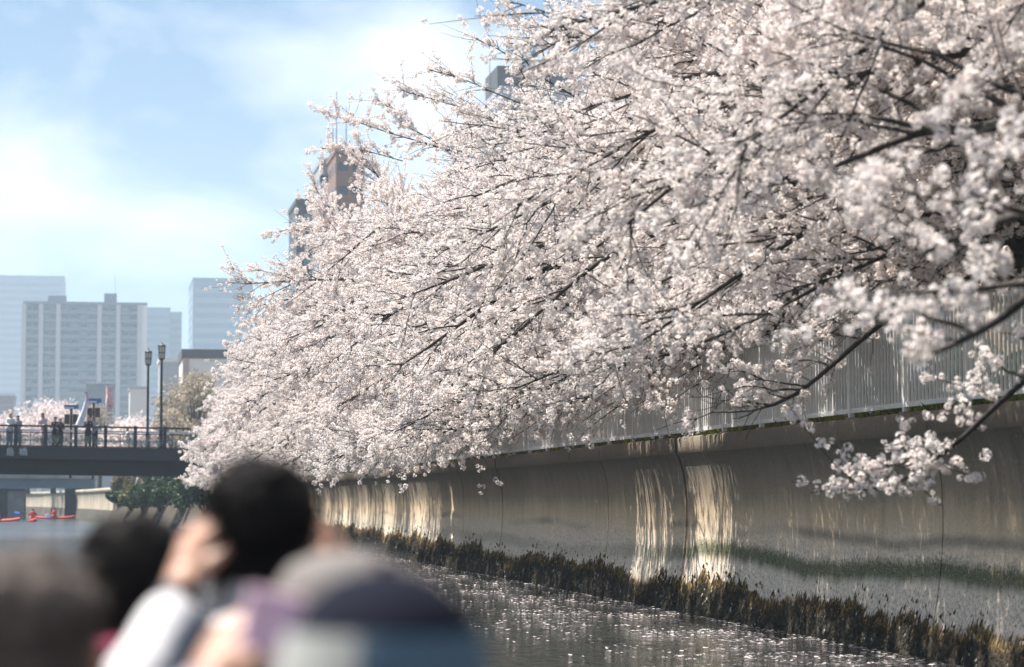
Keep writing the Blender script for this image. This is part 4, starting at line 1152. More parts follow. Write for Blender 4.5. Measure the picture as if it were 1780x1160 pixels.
# blue street signs on poles with signal heads
M['sign_blue'] = plain('sign_blue', (0.06, 0.16, 0.36), 0.4, 0.12, 2); M['sign_white'] = plain('sign_white', (0.75, 0.78, 0.80), 0.4, 0.05, 2); M['signal'] = plain('signal_housing', (0.035, 0.028, 0.03), 0.5, 0.2, 4)
def street_sign(px, py, wpx, hpx, Y, label):
    p = P(px, py, Y); s = Y / FPX; w_, h_ = wpx * s, hpx * s
    root = empty('street_sign', label, 'street sign', (p.x, Y, 2.9), 0, 'blue street signs behind the bridge')
    zc = p.z - 2.9
    MB().tube([(0, 0.1, 0), (0, 0.1, zc + h_/2)], 0.07, 8).build('pole', M['signal'], root)
    MB().box(-w_/2, w_/2, -0.03, 0.03, zc - h_/2, zc + h_/2).build('panel', M['sign_blue'], root)
    MB().box(-w_/2 + 0.03, w_/2 * 0.35, -0.036, -0.031, zc - h_/2 + 0.03, zc - h_/2 + h_ * 0.42).build('panel_stripe', M['sign_white'], root)
    for sx_ in (-1, 1):
        MB().box(sx_*0.22 - 0.14, sx_*0.22 + 0.14, -0.16, 0.02, zc - 0.95, zc - 0.40).build('signal_head', M['signal'], root, bevel=0.02)
    return root
street_sign(124, 707.5, 24, 7, 134, 'lower blue street sign with signal boxes under it, behind bridge railing')
street_sign(163, 697, 26, 8, 140, 'upper blue street sign with signal boxes, between the two carp streamers')

# carp streamers
M['carp_pink'] = plain('pink_streamer_cloth', (0.92, 0.58, 0.57), 0.8, 0.15, 5); M['carp_red'] = plain('red_streamer_cloth', (0.75, 0.13, 0.17), 0.8, 0.15, 5)
M['carp_white'] = plain('white_streamer_cloth', (0.74, 0.74, 0.82), 0.8, 0.08, 5); M['carp_lilac'] = plain('lilac_streamer_cloth', (0.72, 0.50, 0.66), 0.8, 0.1, 5)
def streamer(label, pts, widths, Y, m_body, m_tail, pole_px, pole_top, pole_bot):
    p0 = P(pts[0][0], pts[0][1], Y)
    root = empty('carp_streamer', label, 'streamer', tuple(p0), 0, 'carp streamers over the bridge')
    s = Y / FPX
    n = len(pts); path = [P(x, y, Y) - p0 for x, y in pts]
    k = max(int(n * 0.62), 2)
    def tubef(pp, ww):
        m = MB(); rows = []
        for i, q in enumerate(pp):
            t_ = (pp[min(i+1, len(pp)-1)] - pp[max(i-1, 0)]).normalized(); a = Vector((t_.z, 0, -t_.x))
            rows.append([q + a * math.cos(x) * ww[i] * s / 2 + Vector((0, 1, 0)) * math.sin(x) * ww[i] * s * 0.28 for x in (2*math.pi*j/8 for j in range(8))])
        m.quadgrid(rows, True); m.poly(rows[-1]); m.poly(list(reversed(rows[0]))); return m
    tubef(path[:k+1], widths[:k+1]).build('body', m_body, root, smooth=True)
    tubef(path[k:], widths[k:]).build('tail', m_tail, root, smooth=True)
    e = path[0] + Vector((0.03, -widths[0]*s*0.28 - 0.005, 0.0))
    t_ = (path[1] - path[0]).normalized()
    MB().lathe([(0.02, -0.02), (0.05, -0.01), (0.05, 0.01), (0.02, 0.02)], 8).build('eye', M['signal'], root, loc=tuple(path[1] + Vector((0.02, -widths[1]*s*0.28 - 0.01, 0))))
    if pole_px:
        a, b = P(pole_px, pole_top, Y + 0.3) - p0, P(pole_px, pole_bot, Y + 0.3) - p0
        MB().tube([tuple(b), tuple(a)], 0.03, 6).build('pole', M['fence'], root)
    return root
streamer('white and lilac carp streamer hanging tail up left of the upper blue sign', [(137, 742), (142, 728), (147, 714), (150, 700), (152, 690), (150.5, 682)], [13, 11.5, 9, 6.5, 4.5, 7.5], 131, M['carp_white'], M['carp_lilac'], None, 0, 0)
streamer('bright pink carp streamer on a thin white pole beside the upper blue sign', [(190, 714), (190.5, 706), (191, 698), (190.5, 690), (189.5, 683), (191, 673)], [6, 13, 15, 11, 7, 13], 131, M['carp_pink'], M['carp_pink'], 184.5, 670, 748)
# overhead cable across the left
a, b = P(-20, 704, 240), P(110, 690, 240)
c = MB().tube([a.lerp(b, t_) + Vector((0, 0, -1.2 * t_ * (1 - t_))) for t_ in np.linspace(0, 1.0, 14)], 0.014, 4)
tag(c.build('overhead_cable', M['grey_b']), 'thin pale cable sagging across the blossoms above the bridge', 'cable')

# ================================================================== LEFT BANK, outside the frame
mb = MB(); mb.poly([(x, y, 2.60) for x, y in reversed([(-900, -60), (-16, -60), (-16, 200), (-30, 320), (-60, 400), (-900, 400)])])
tag(mb.build('ground', M['land']), kind='structure')
mb = MB(); mb.quadgrid([[(-16, -60, z), (-16, 200, z), (-30, 320, z), (-60, 400, z)] for z in (-0.8, 2.6)])
tag(mb.build('left_river_wall', M['concrete']), 'plain concrete wall of the left bank', 'river wall')

# ================================================================== HAZE
hz = MB().box(-420, 700, -12, 1640, -5.2, 175)
hm = bpy.data.materials.new('haze_air'); hm.use_nodes = True
t = hm.node_tree; t.nodes.clear()
o_ = t.nodes.new('ShaderNodeOutputMaterial'); pv = t.nodes.new('ShaderNodeVolumePrincipled')
pv.inputs['Color'].default_value = (0.66, 0.83, 1.0, 1); pv.inputs['Density'].default_value = 0.00036; pv.inputs['Anisotropy'].default_value = 0.1
t.links.new(pv.outputs[0], o_.inputs['Volume'])
tag(hz.build('haze', hm), kind='stuff')
# ================================================================== KAYAKS
M['kayak_red'] = plain('kayak_red_hull', (0.60, 0.05, 0.04), 0.35, 0.12, 2); M['kayak_blue'] = plain('paddle_blue', (0.03, 0.12, 0.55), 0.4, 0.1, 4)
M['cloth_red'] = plain('red_jacket_cloth', (0.50, 0.05, 0.05), 0.85, 0.2, 6); M['skin'] = plain('skin', (0.50, 0.30, 0.21), 0.5, 0.08, 9); M['hair_dark'] = plain('dark_hair', (0.022, 0.018, 0.017), 0.5, 0.4, 30)
M['cloth_navy'] = plain('navy_cloth', (0.035, 0.042, 0.07), 0.85, 0.2, 8); M['cap_blue'] = plain('blue_cap_cloth', (0.05, 0.09, 0.30), 0.8, 0.1, 8)

def capsule(mb, a, b, ra, rb, n=10, m=3):
    """a tapered limb with round ends"""
    a, b = Vector(a), Vector(b); t_ = (b - a)
    if t_.length < 1e-5: t_ = Vector((0, 0, 1e-4))
    t_.normalize()
    x = t_.orthogonal().normalized(); y = t_.cross(x)
    rows = []
    for i in range(m + 1):
        q = -math.pi/2 + (math.pi/2) * i / m
        rows.append((a + t_ * math.sin(q) * ra, max(math.cos(q), 0.03) * ra))
    for i in range(m + 1):
        q = (math.pi/2) * i / m
        rows.append((b + t_ * math.sin(q) * rb, max(math.cos(q), 0.03) * rb))
    R_ = [[c + (x * math.cos(2*math.pi*k/n) + y * math.sin(2*math.pi*k/n)) * r for k in range(n)] for c, r in rows]
    mb.quadgrid(R_, True); mb.poly(list(reversed(R_[0]))); mb.poly(R_[-1])
    return mb
def chain(mb, pts, rad, n=10):
    for i in range(len(pts) - 1): capsule(mb, pts[i], pts[i+1], rad[i], rad[i+1], n)
    return mb
def fuse(mb, name, voxel, smooth_n=4, disp=None):
    """one continuous skin out of the overlapping limbs"""
    me = mb.mesh(name)
    o = bpy.data.objects.new(name, me); COL.objects.link(o)
    rm = o.modifiers.new('r', 'REMESH'); rm.mode = 'VOXEL'; rm.voxel_size = voxel
    sm = o.modifiers.new('s', 'SMOOTH'); sm.iterations = smooth_n; sm.factor = 0.5
    dg = bpy.context.evaluated_depsgraph_get()
    me2 = bpy.data.meshes.new_from_object(o.evaluated_get(dg)); me2.name = name
    bpy.data.objects.remove(o); bpy.data.meshes.remove(me)
    if disp:
        V = np.empty(len(me2.vertices) * 3, np.float32); me2.vertices.foreach_get('co', V); V = V.reshape(-1, 3)
        Nn = np.empty(len(me2.vertices) * 3, np.float32); me2.vertices.foreach_get('normal', Nn); Nn = Nn.reshape(-1, 3)
        s, a = disp
        V += Nn * np.array([mnoise.noise(Vector(p) * s) for p in V])[:, None] * a
        me2.vertices.foreach_set('co', V.ravel())
    me2.materials.clear()
    return me2

def head_parts(mb, c, yaw=0.0, pitch=0.0, s=1.0):
    """skull, jaw, nose, brow, ears about head centre C; facing +y turned by yaw"""
    Rm = Matrix.Rotation(yaw, 3, 'Z') @ Matrix.Rotation(pitch, 3, 'X')
    def w_(v): return Vector(c) + Rm @ (Vector(v) * s)
    def ell(v, rx, ry, rz):
        b0 = len(mb.v); mb.ellipsoid((0, 0, 0), rx*s, ry*s, rz*s, 16, 10)
        for i in range(b0, len(mb.v)): mb.v[i] = tuple(w_(v) + Rm @ Vector(mb.v[i]))
    ell((0, -0.012, 0.030), 0.074, 0.092, 0.086)
    ell((0, 0.018, -0.025), 0.066, 0.074, 0.085)
    ell((0, 0.045, -0.085), 0.042, 0.042, 0.034)
    ell((0, 0.086, 0.012), 0.045, 0.014, 0.016)          # brow
    ell((0, 0.092, -0.026), 0.012, 0.022, 0.026)         # nose
    ell((0, 0.080, -0.066), 0.024, 0.012, 0.009)         # lips
    for sx_ in (-1, 1):
        ell((sx_*0.078, -0.004, -0.014), 0.012, 0.020, 0.032)
        ell((sx_*0.034, 0.070, -0.034), 0.022, 0.018, 0.018)
    return w_, Rm
def hair_mesh(c, yaw, pitch, s, long=0.0, seed=0, bulk=1.0, voxel=0.008):
    mb = MB(); Rm = Matrix.Rotation(yaw, 3, 'Z') @ Matrix.Rotation(pitch, 3, 'X')
    def ell(v, rx, ry, rz):
        b0 = len(mb.v); mb.ellipsoid((0, 0, 0), rx*s, ry*s, rz*s, 16, 10)
        for i in range(b0, len(mb.v)): mb.v[i] = tuple(Vector(c) + Rm @ (Vector(v) * s + Vector(mb.v[i])))
    ell((0, -0.022, 0.048), 0.083*bulk, 0.098*bulk, 0.086*bulk)
    ell((0, -0.050, -0.015), 0.076*bulk, 0.066*bulk, 0.085)
    ell((0, -0.052, -0.070), 0.058, 0.050, 0.050)
    r = random.Random(seed)
    for k in range(26):                                    # tufts
        a = r.uniform(0, 6.28); e = r.uniform(0.1, 1.4)
        d = Vector((math.cos(a)*math.cos(e), math.sin(a)*math.cos(e), math.sin(e)))
        if d.y > 0.5 and d.z < 0.6: continue
        ell(Vector((0, -0.022, 0.048)) + Vector((d.x*0.074, d.y*0.088, d.z*0.078))*bulk, 0.020, 0.020, 0.017)
    if long:
        for sx_ in (-1, 0, 1):
            b0 = len(mb.v); capsule(mb, (0, 0, 0), (0, 0, -long*s), 0.045*s, 0.030*s)
            for i in range(b0, len(mb.v)): mb.v[i] = tuple(Vector(c) + Rm @ (Vector((sx_*0.048, -0.055 + 0.015*abs(sx_), -0.04))*s + Vector(mb.v[i])))
    me = fuse(mb, 'hair', voxel, 2, (60.0, 0.004))
    if voxel > 0.012: return me
    n0 = len(me.vertices); V = np.empty(n0 * 3, np.float32); me.vertices.foreach_get('co', V); V = V.reshape(-1, 3)     # loose strands over the fused mass
    Nn = np.empty(n0 * 3, np.float32); me.vertices.foreach_get('normal', Nn); Nn = Nn.reshape(-1, 3)
    rr = np.random.default_rng(seed + 3); i_ = rr.integers(0, n0, 5200); m_ = len(i_)
    d = unit(Nn[i_] * rr.uniform(0.25, 0.8, (m_, 1)) + np.array([0, -0.2, -0.75]) + rr.normal(0, 0.35, (m_, 3)))
    w_ = unit(np.cross(d, rr.normal(0, 1, (m_, 3)))) * 0.0011; L_ = rr.uniform(0.012, 0.034, (m_, 1))
    Q = np.stack([V[i_] - w_, V[i_] + w_, V[i_] + d * L_], 1).reshape(-1, 3)
    F0 = [tuple(p.vertices) for p in me.polygons]
    me2 = bpy.data.meshes.new('hair'); me2.from_pydata([tuple(v) for v in V] + [tuple(v) for v in Q], [], F0 + [(n0 + 3*k, n0 + 3*k + 1, n0 + 3*k + 2) for k in range(m_)]); me2.update()
    bpy.data.meshes.remove(me)
    return me2
def hand_parts(mb, wrist, palm_c, fdir, out, curl, s=1.0, thumb_side=1):
    """palm, four unequal fingers with two bends, thumb from the side of the palm; FDIR fingers' direction, OUT back of the hand"""
    wrist, palm_c, f, o = Vector(wrist), Vector(palm_c), Vector(fdir).normalized(), Vector(out).normalized()
    a = f.cross(o).normalized() * thumb_side                # across the palm towards the thumb
    chain(mb, [wrist, palm_c - f*0.030*s, palm_c], [0.026*s, 0.028*s, 0.026*s])
    for k, (u, ln, rad) in enumerate(((0.033, 0.072, 0.0090), (0.011, 0.080, 0.0094), (-0.011, 0.074, 0.0090), (-0.031, 0.058, 0.0080))):
        k0 = palm_c + f*0.036*s + a*u*s
        capsule(mb, palm_c - f*0.02*s + a*u*0.6*s, k0, 0.017*s, 0.0125*s)
        d = f.copy(); p = k0; c = curl * (1 + 0.12 * k)
        for q, (fr_, rr) in enumerate(((0.46, 1.0), (0.31, 0.92), (0.23, 0.82))):
            d = (d * math.cos(c) - o * math.sin(c)).normalized(); o2 = (o * math.cos(c) + f * 0).normalized()
            p2 = p + d * ln * fr_ * s
            capsule(mb, p, p2, rad*rr*s, rad*rr*0.92*s); p = p2
    t0 = palm_c - f*0.030*s + a*0.026*s
    t1 = t0 + (a*0.7 + f*0.65 - o*0.25).normalized() * 0.040*s
    t2 = t1 + (a*0.15 + f*0.8 - o*0.5).normalized() * 0.034*s
    chain(mb, [palm_c - f*0.035*s + a*0.008*s, t0, t1, t2], [0.018*s, 0.0135*s, 0.0110*s, 0.0090*s])

def kayak(px, py, Y, rz, label, pl_label='', pd_label='', paddler=True, jacket='cloth_red', paddle_rz=0.0):
    p = P(px, py, Y)
    root = empty('kayak', label, 'kayak', (p.x, Y, 0), rz, 'red kayaks under the bridge')
    rows = []
    for t_ in np.linspace(-1, 1, 15):
        w_ = 0.32 * (1 - abs(t_) ** 2.4) + 0.012; zt_ = 0.16 + 0.14 * abs(t_) ** 3; zb_ = -0.08 + 0.20 * abs(t_) ** 4
        rows.append([(w_ * math.cos(a) * (1.0 if math.sin(a) < 0 else 0.96), t_ * 1.9, (zt_ * math.sin(a) if math.sin(a) > 0 else -zb_ * math.sin(a)) + 0.06) for a in (2*math.pi*k/10 for k in range(10))])
    m = MB().quadgrid(rows, True); m.poly(rows[-1]); m.poly(list(reversed(rows[0])))
    m.build('hull', M['kayak_red'], root, smooth=True)
    MB().lathe([(0.26, 0.17), (0.30, 0.19), (0.30, 0.225), (0.25, 0.23)], 14).build('cockpit_rim', M['signal'], root)
    if not paddler: return root
    pr = empty('person', pl_label, 'person', (p.x, Y, 0.12), rz, 'kayak paddlers')
    mb = MB(); chain(mb, [(0, -0.1, 0.12), (0, -0.12, 0.36), (0, -0.08, 0.58), (0, -0.06, 0.68)], [0.15, 0.14, 0.15, 0.055])
    chain(mb, [(-0.17, -0.08, 0.56), (-0.34, 0.10, 0.36), (-0.36, 0.36, 0.40)], [0.065, 0.05, 0.035]); chain(mb, [(0.17, -0.08, 0.56), (0.34, 0.10, 0.36), (0.36, 0.36, 0.40)], [0.065, 0.05, 0.035])
    head_parts(mb, (0, -0.03, 0.82)); chain(mb, [(-0.09, 0, 0.12), (-0.10, 0.5, 0.24), (-0.10, 0.85, 0.12)], [0.09, 0.07, 0.05]); chain(mb, [(0.09, 0, 0.12), (0.10, 0.5, 0.24), (0.10, 0.85, 0.12)], [0.09, 0.07, 0.05])
    obj('body', fuse(mb, 'body', 0.025), M['skin'], pr, smooth=True)
    mb = MB(); chain(mb, [(0, -0.1, 0.10), (0, -0.12, 0.36), (0, -0.08, 0.58)], [0.19, 0.18, 0.17]); chain(mb, [(-0.17, -0.08, 0.56), (-0.34, 0.10, 0.36), (-0.355, 0.30, 0.39)], [0.09, 0.072, 0.055]); chain(mb, [(0.17, -0.08, 0.56), (0.34, 0.10, 0.36), (0.355, 0.30, 0.39)], [0.09, 0.072, 0.055])
    obj('jacket', fuse(mb, 'jacket', 0.03), M[jacket], pr, smooth=True)
    obj('hair', hair_mesh((0, -0.03, 0.82), 0, 0, 1.0, voxel=0.02), M['hair_dark'], pr, smooth=True)
    pd = empty('paddle', pd_label, 'paddle', (p.x, Y, 0.53), rz + paddle_rz, 'kayak paddles')
    MB().tube([(-1.0, 0.40, 0.14), (1.0, 0.40, -0.14)], 0.018, 6).build('shaft', M['signal'], pd)
    for sx_ in (-1, 1):
        rows = [[(sx_*(1.0 + 0.48*u), 0.40 + v*0.10*math.sin(math.pi*min(u*0.9+0.08, 1))**0.6, -sx_*0.14*(1+0.48*u) + 0.05*v) for v in (-1, 0, 1)] for u in np.linspace(0, 1, 7)]
        mb = MB().quadgrid(rows); mb.quadgrid([[(x, y, z + 0.012) for x, y, z in r] for r in rows])
        mb.build('blade', M['kayak_blue'], pd)
    return root
kayak(57, 904, 200, 0.15, 'nearest red kayak seen from behind, left of the bridge pier', 'paddler in a red jacket seen from behind in the nearest kayak', 'blue bladed paddle of the nearest kayak seen from behind')
kayak(93, 897, 226, 1.45, 'red kayak seen side on under the far bridge, behind the nearest one', 'paddler in a red jacket in the kayak seen side on', 'blue bladed paddle reaching left from the kayak seen side on')
kayak(-6, 905.5, 198, 1.3, 'red kayak cut off by the left edge of the frame', 'paddler in the kayak cut off by the left frame edge', 'blue paddle of the kayak cut off by the left edge')

# ================================================================== PEOPLE ON THE BRIDGE
M['c_white'] = plain('white_top_cloth', (0.70, 0.70, 0.70), 0.9, 0.08, 6); M['c_grey'] = plain('grey_top_cloth', (0.33, 0.33, 0.36), 0.9, 0.1, 6); M['c_blue'] = plain('blue_grey_cloth', (0.22, 0.28, 0.36), 0.9, 0.1, 6)
M['c_black'] = plain('black_cloth', (0.02, 0.022, 0.028), 0.9, 0.2, 6); M['c_lilac'] = plain('lilac_beige_cloth', (0.48, 0.40, 0.42), 0.9, 0.1, 6); M['c_pink'] = plain('pale_pink_cloth', (0.70, 0.52, 0.52), 0.9, 0.1, 6)
M['hair_blond'] = plain('light_brown_hair', (0.42, 0.24, 0.10), 0.5, 0.3, 20); M['hair_brown'] = plain('brown_hair', (0.13, 0.065, 0.03), 0.5, 0.3, 20)
def standing(px, pytop, Y, yaw, label, top, legs, hair, long=0.25, lean=0.15, arms='rail', h=1.62, skirt=False):
    p = P(px, pytop, Y); x = p.x
    s = h / 1.62; z0 = bz(x, zdeck) - 0.01
    h_real = p.z - z0; s = max(0.80, min(h_real, 1.80)) / 1.66
    root = empty('person', label, 'person', (x, Y, z0), yaw, 'people on the bridge')
    def S(*v): return Vector(v) * s
    ly = lean
    mb = MB()
    for sx_ in (-1, 1):
        chain(mb, [S(sx_*0.085, 0, 0.88), S(sx_*0.09, 0.02, 0.47), S(sx_*0.095, -0.02, 0.09)], [0.085*s, 0.058*s, 0.040*s])
        chain(mb, [S(sx_*0.095, -0.03, 0.045), S(sx_*0.105, 0.15, 0.035)], [0.040*s, 0.032*s])
    chain(mb, [S(0, 0, 0.92), S(0, ly*0.4, 1.10), S(0, ly*0.8, 1.30)], [0.115*s, 0.105*s, 0.115*s])
    sh = [S(sx_*0.155, ly*0.8, 1.335) for sx_ in (-1, 1)]
    capsule(mb, sh[0], sh[1], 0.055*s, 0.055*s); chain(mb, [S(0, ly*0.8, 1.34), S(0, ly, 1.46)], [0.06*s, 0.048*s])
    el = [S(sx_*0.22, ly + 0.06, 1.10) for sx_ in (-1, 1)]
    wr = [S(sx_*(0.12 if arms == 'rail' else 0.09), ly + 0.26, 1.06 if arms == 'rail' else 1.30) for sx_ in (-1, 1)]
    for q in range(2):
        chain(mb, [sh[q], el[q], wr[q]], [0.048*s, 0.038*s, 0.027*s])
        chain(mb, [wr[q], wr[q] + S(0, 0.07, 0.0)], [0.028*s, 0.022*s])
        for f_ in range(4): capsule(mb, wr[q] + S(-0.024 + 0.016*f_, 0.07, 0), wr[q] + S(-0.026 + 0.017*f_, 0.135, -0.02), 0.009*s, 0.007*s, 6, 2)
    hc = S(0, ly + 0.02, 1.545)
    head_parts(mb, hc, 0, -0.1, s)
    obj('body', fuse(mb, 'body', 0.022), M['skin'], root, smooth=True)
    mb = MB(); chain(mb, [S(0, 0, 0.86), S(0, ly*0.4, 1.08), S(0, ly*0.8, 1.30)], [0.150*s, 0.135*s, 0.145*s]); capsule(mb, sh[0], sh[1], 0.078*s, 0.078*s)
    for q in range(2): chain(mb, [sh[q], el[q], wr[q].lerp(el[q], 0.12)], [0.070*s, 0.058*s, 0.044*s])
    obj('top', fuse(mb, 'top', 0.025), M[top], root, smooth=True)
    mb = MB()
    if skirt: chain(mb, [S(0, 0, 0.90), S(0, 0, 0.50)], [0.13*s, 0.21*s])
    for sx_ in (-1, 1): chain(mb, [S(sx_*0.085, 0, 0.90), S(sx_*0.09, 0.02, 0.47), S(sx_*0.095, -0.02, 0.12)], [0.105*s, 0.085*s, 0.070*s])
    obj('skirt' if skirt else 'trousers', fuse(mb, 'trousers', 0.025), M[legs], root, smooth=True)
    obj('hair', hair_mesh(hc, 0, -0.1, s, long, int(px), 1.06, 0.02), M[hair], root, smooth=True)
    return root
YP = YB + 0.75
standing(17, 718, YP, R(200), 'person with light brown hair in a white top, leftmost on the bridge', 'c_white', 'c_blue', 'hair_blond', 0.22)
standing(32, 723, YP + 0.1, R(170), 'dark haired person in a blue grey top leaning on the railing beside the blond one', 'c_blue', 'c_blue', 'hair_dark', 0.10)
standing(77, 718.5, YP + 0.3, R(150), 'person in a long lilac beige coat behind the railing post, turned sideways', 'c_lilac', 'c_lilac', 'hair_brown', 0.25, skirt=True)
standing(96, 725, YP + 0.5, R(185), 'short haired person in black left of the other in black', 'c_black', 'c_black', 'hair_dark', 0.0, arms='up')
standing(105, 728, YP + 0.1, R(180), 'long haired person in black beneath the lower blue street sign', 'c_black', 'c_black', 'hair_dark', 0.25)
standing(153.5, 724, YP, R(182), 'brown haired person in dark clothes under the white streamer, leaning over the rail', 'c_black', 'c_black', 'hair_brown', 0.12, arms='up')
standing(165.5, 725, YP + 0.7, R(140), 'person in grey with dark hair turned away, right of the one under the streamer', 'c_grey', 'c_black', 'hair_dark', 0.15)
standing(225, 745, YP + 2.2, R(90), 'small person in a white top half hidden behind the railing near the lamp posts', 'c_white', 'c_grey', 'hair_brown', 0.0, h=1.2)

# ================================================================== BOAT (below the frame) AND ITS PASSENGERS
M['boat_white'] = plain('boat_white_paint', (0.62, 0.62, 0.60), 0.4, 0.08, 1.5); M['boat_deck'] = plain('boat_deck_boards', (0.22, 0.17, 0.12), 0.8, 0.2, 4); M['bench_wood'] = plain('bench_wood', (0.30, 0.20, 0.11), 0.6, 0.2, 5)
boat = empty('open_boat', 'white open passenger boat with wooden benches under the foreground people', 'boat', (0.05, 2.0, 0.0))
rows = []
for t_ in np.linspace(0, 1, 16):
    y = -5.2 + 10.6 * t_; w_ = 1.28 * (1 - max(t_ - 0.62, 0) ** 2 / 0.38 ** 2 * 0.97) ** 0.6
    rows.append([(-w_, y, 0.86), (-w_*0.97, y, 0.30), (-w_*0.7, y, -0.22), (0, y, -0.34), (w_*0.7, y, -0.22), (w_*0.97, y, 0.30), (w_, y, 0.86), (w_*0.93, y, 0.86), (w_*0.90, y, 0.36), (-w_*0.90, y, 0.36), (-w_*0.93, y, 0.86)])
m = MB().quadgrid(rows, True); m.poly(rows[-1]); m.poly(list(reversed(rows[0])))
m.build('hull', M['boat_white'], boat, smooth=False)
MB().box(-1.05, 1.05, -4.9, 1.6, 0.365, 0.40).build('deck', M['boat_deck'], boat)
for by in (0.08, 0.96, 1.62, 2.4):
    MB().box(-1.02, 1.02, by - 2.0 - 0.0, by - 2.0 + 0.34, 0.78, 0.83).box(-0.9, -0.82, by - 1.95, by - 1.7, 0.403, 0.778).box(0.82, 0.9, by - 1.95, by - 1.7, 0.403, 0.778).build('bench', M['bench_wood'], boat)

M['jacket_white'] = plain('white_jacket_cloth', (0.56, 0.56, 0.58), 0.85, 0.06, 7, 0.2); M['jacket_shade'] = plain('grey_sleeve_shade', (0.10, 0.115, 0.15), 0.85, 0.08, 7)
M['maroon'] = plain('maroon_scarf_cloth', (0.20, 0.014, 0.055), 0.9, 0.2, 7); M['hair_grey'] = plain('greying_brown_hair', (0.135, 0.115, 0.105), 0.8, 0.6, 16, spec=0.2); M['hair_black'] = plain('black_hair', (0.010, 0.009, 0.010), 0.8, 0.4, 26, spec=0.2)
M['cap_navy'] = plain('navy_cap_cloth', (0.010, 0.012, 0.022), 0.95, 0.15, 7, spec=0.1); M['cap_slate'] = plain('slate_cap_band', (0.075, 0.135, 0.195), 0.85, 0.1, 7); M['cap_beige'] = plain('grey_beige_cap_cloth', (0.17, 0.155, 0.15), 0.9, 0.12, 7); M['cap_pale'] = plain('pale_grey_cap_panel', (0.36, 0.38, 0.37), 0.9, 0.08, 7)
M['phone_pink'] = plain('pink_phone_case', (0.88, 0.56, 0.68), 0.7, 0.06, 9); M['phone_glass'] = plain('phone_glass', (0.02, 0.02, 0.025), 0.1, 0.05, 9); M['camera_black'] = plain('camera_body', (0.02, 0.02, 0.02), 0.4, 0.2, 20); M['strap'] = plain('watch_strap', (0.025, 0.022, 0.03), 0.5, 0.2, 20)
M['skin_hand'] = M['skin']
def skin_mat():
    m, t, b, o = mat_new('skin_warm')
    tcn = N(t, 'ShaderNodeTexCoord'); n1 = N(t, 'ShaderNodeTexNoise', i_Scale=22.0, i_Detail=4.0); t.links.new(tcn.outputs['Object'], n1.inputs['Vector'])
    t.links.new(ramp(t, n1.outputs['Fac'], ((0.3, (0.38, 0.205, 0.135)), (0.7, (0.47, 0.27, 0.19)))), b.inputs['Base Color'])
    b.inputs['Roughness'].default_value = 0.48; b.inputs['Subsurface Weight'].default_value = 0.25
    b.inputs['Subsurface Radius'].default_value = (0.012, 0.004, 0.002); b.inputs['Subsurface Scale'].default_value = 1.0
    return m
M['skin_warm'] = skin_mat()

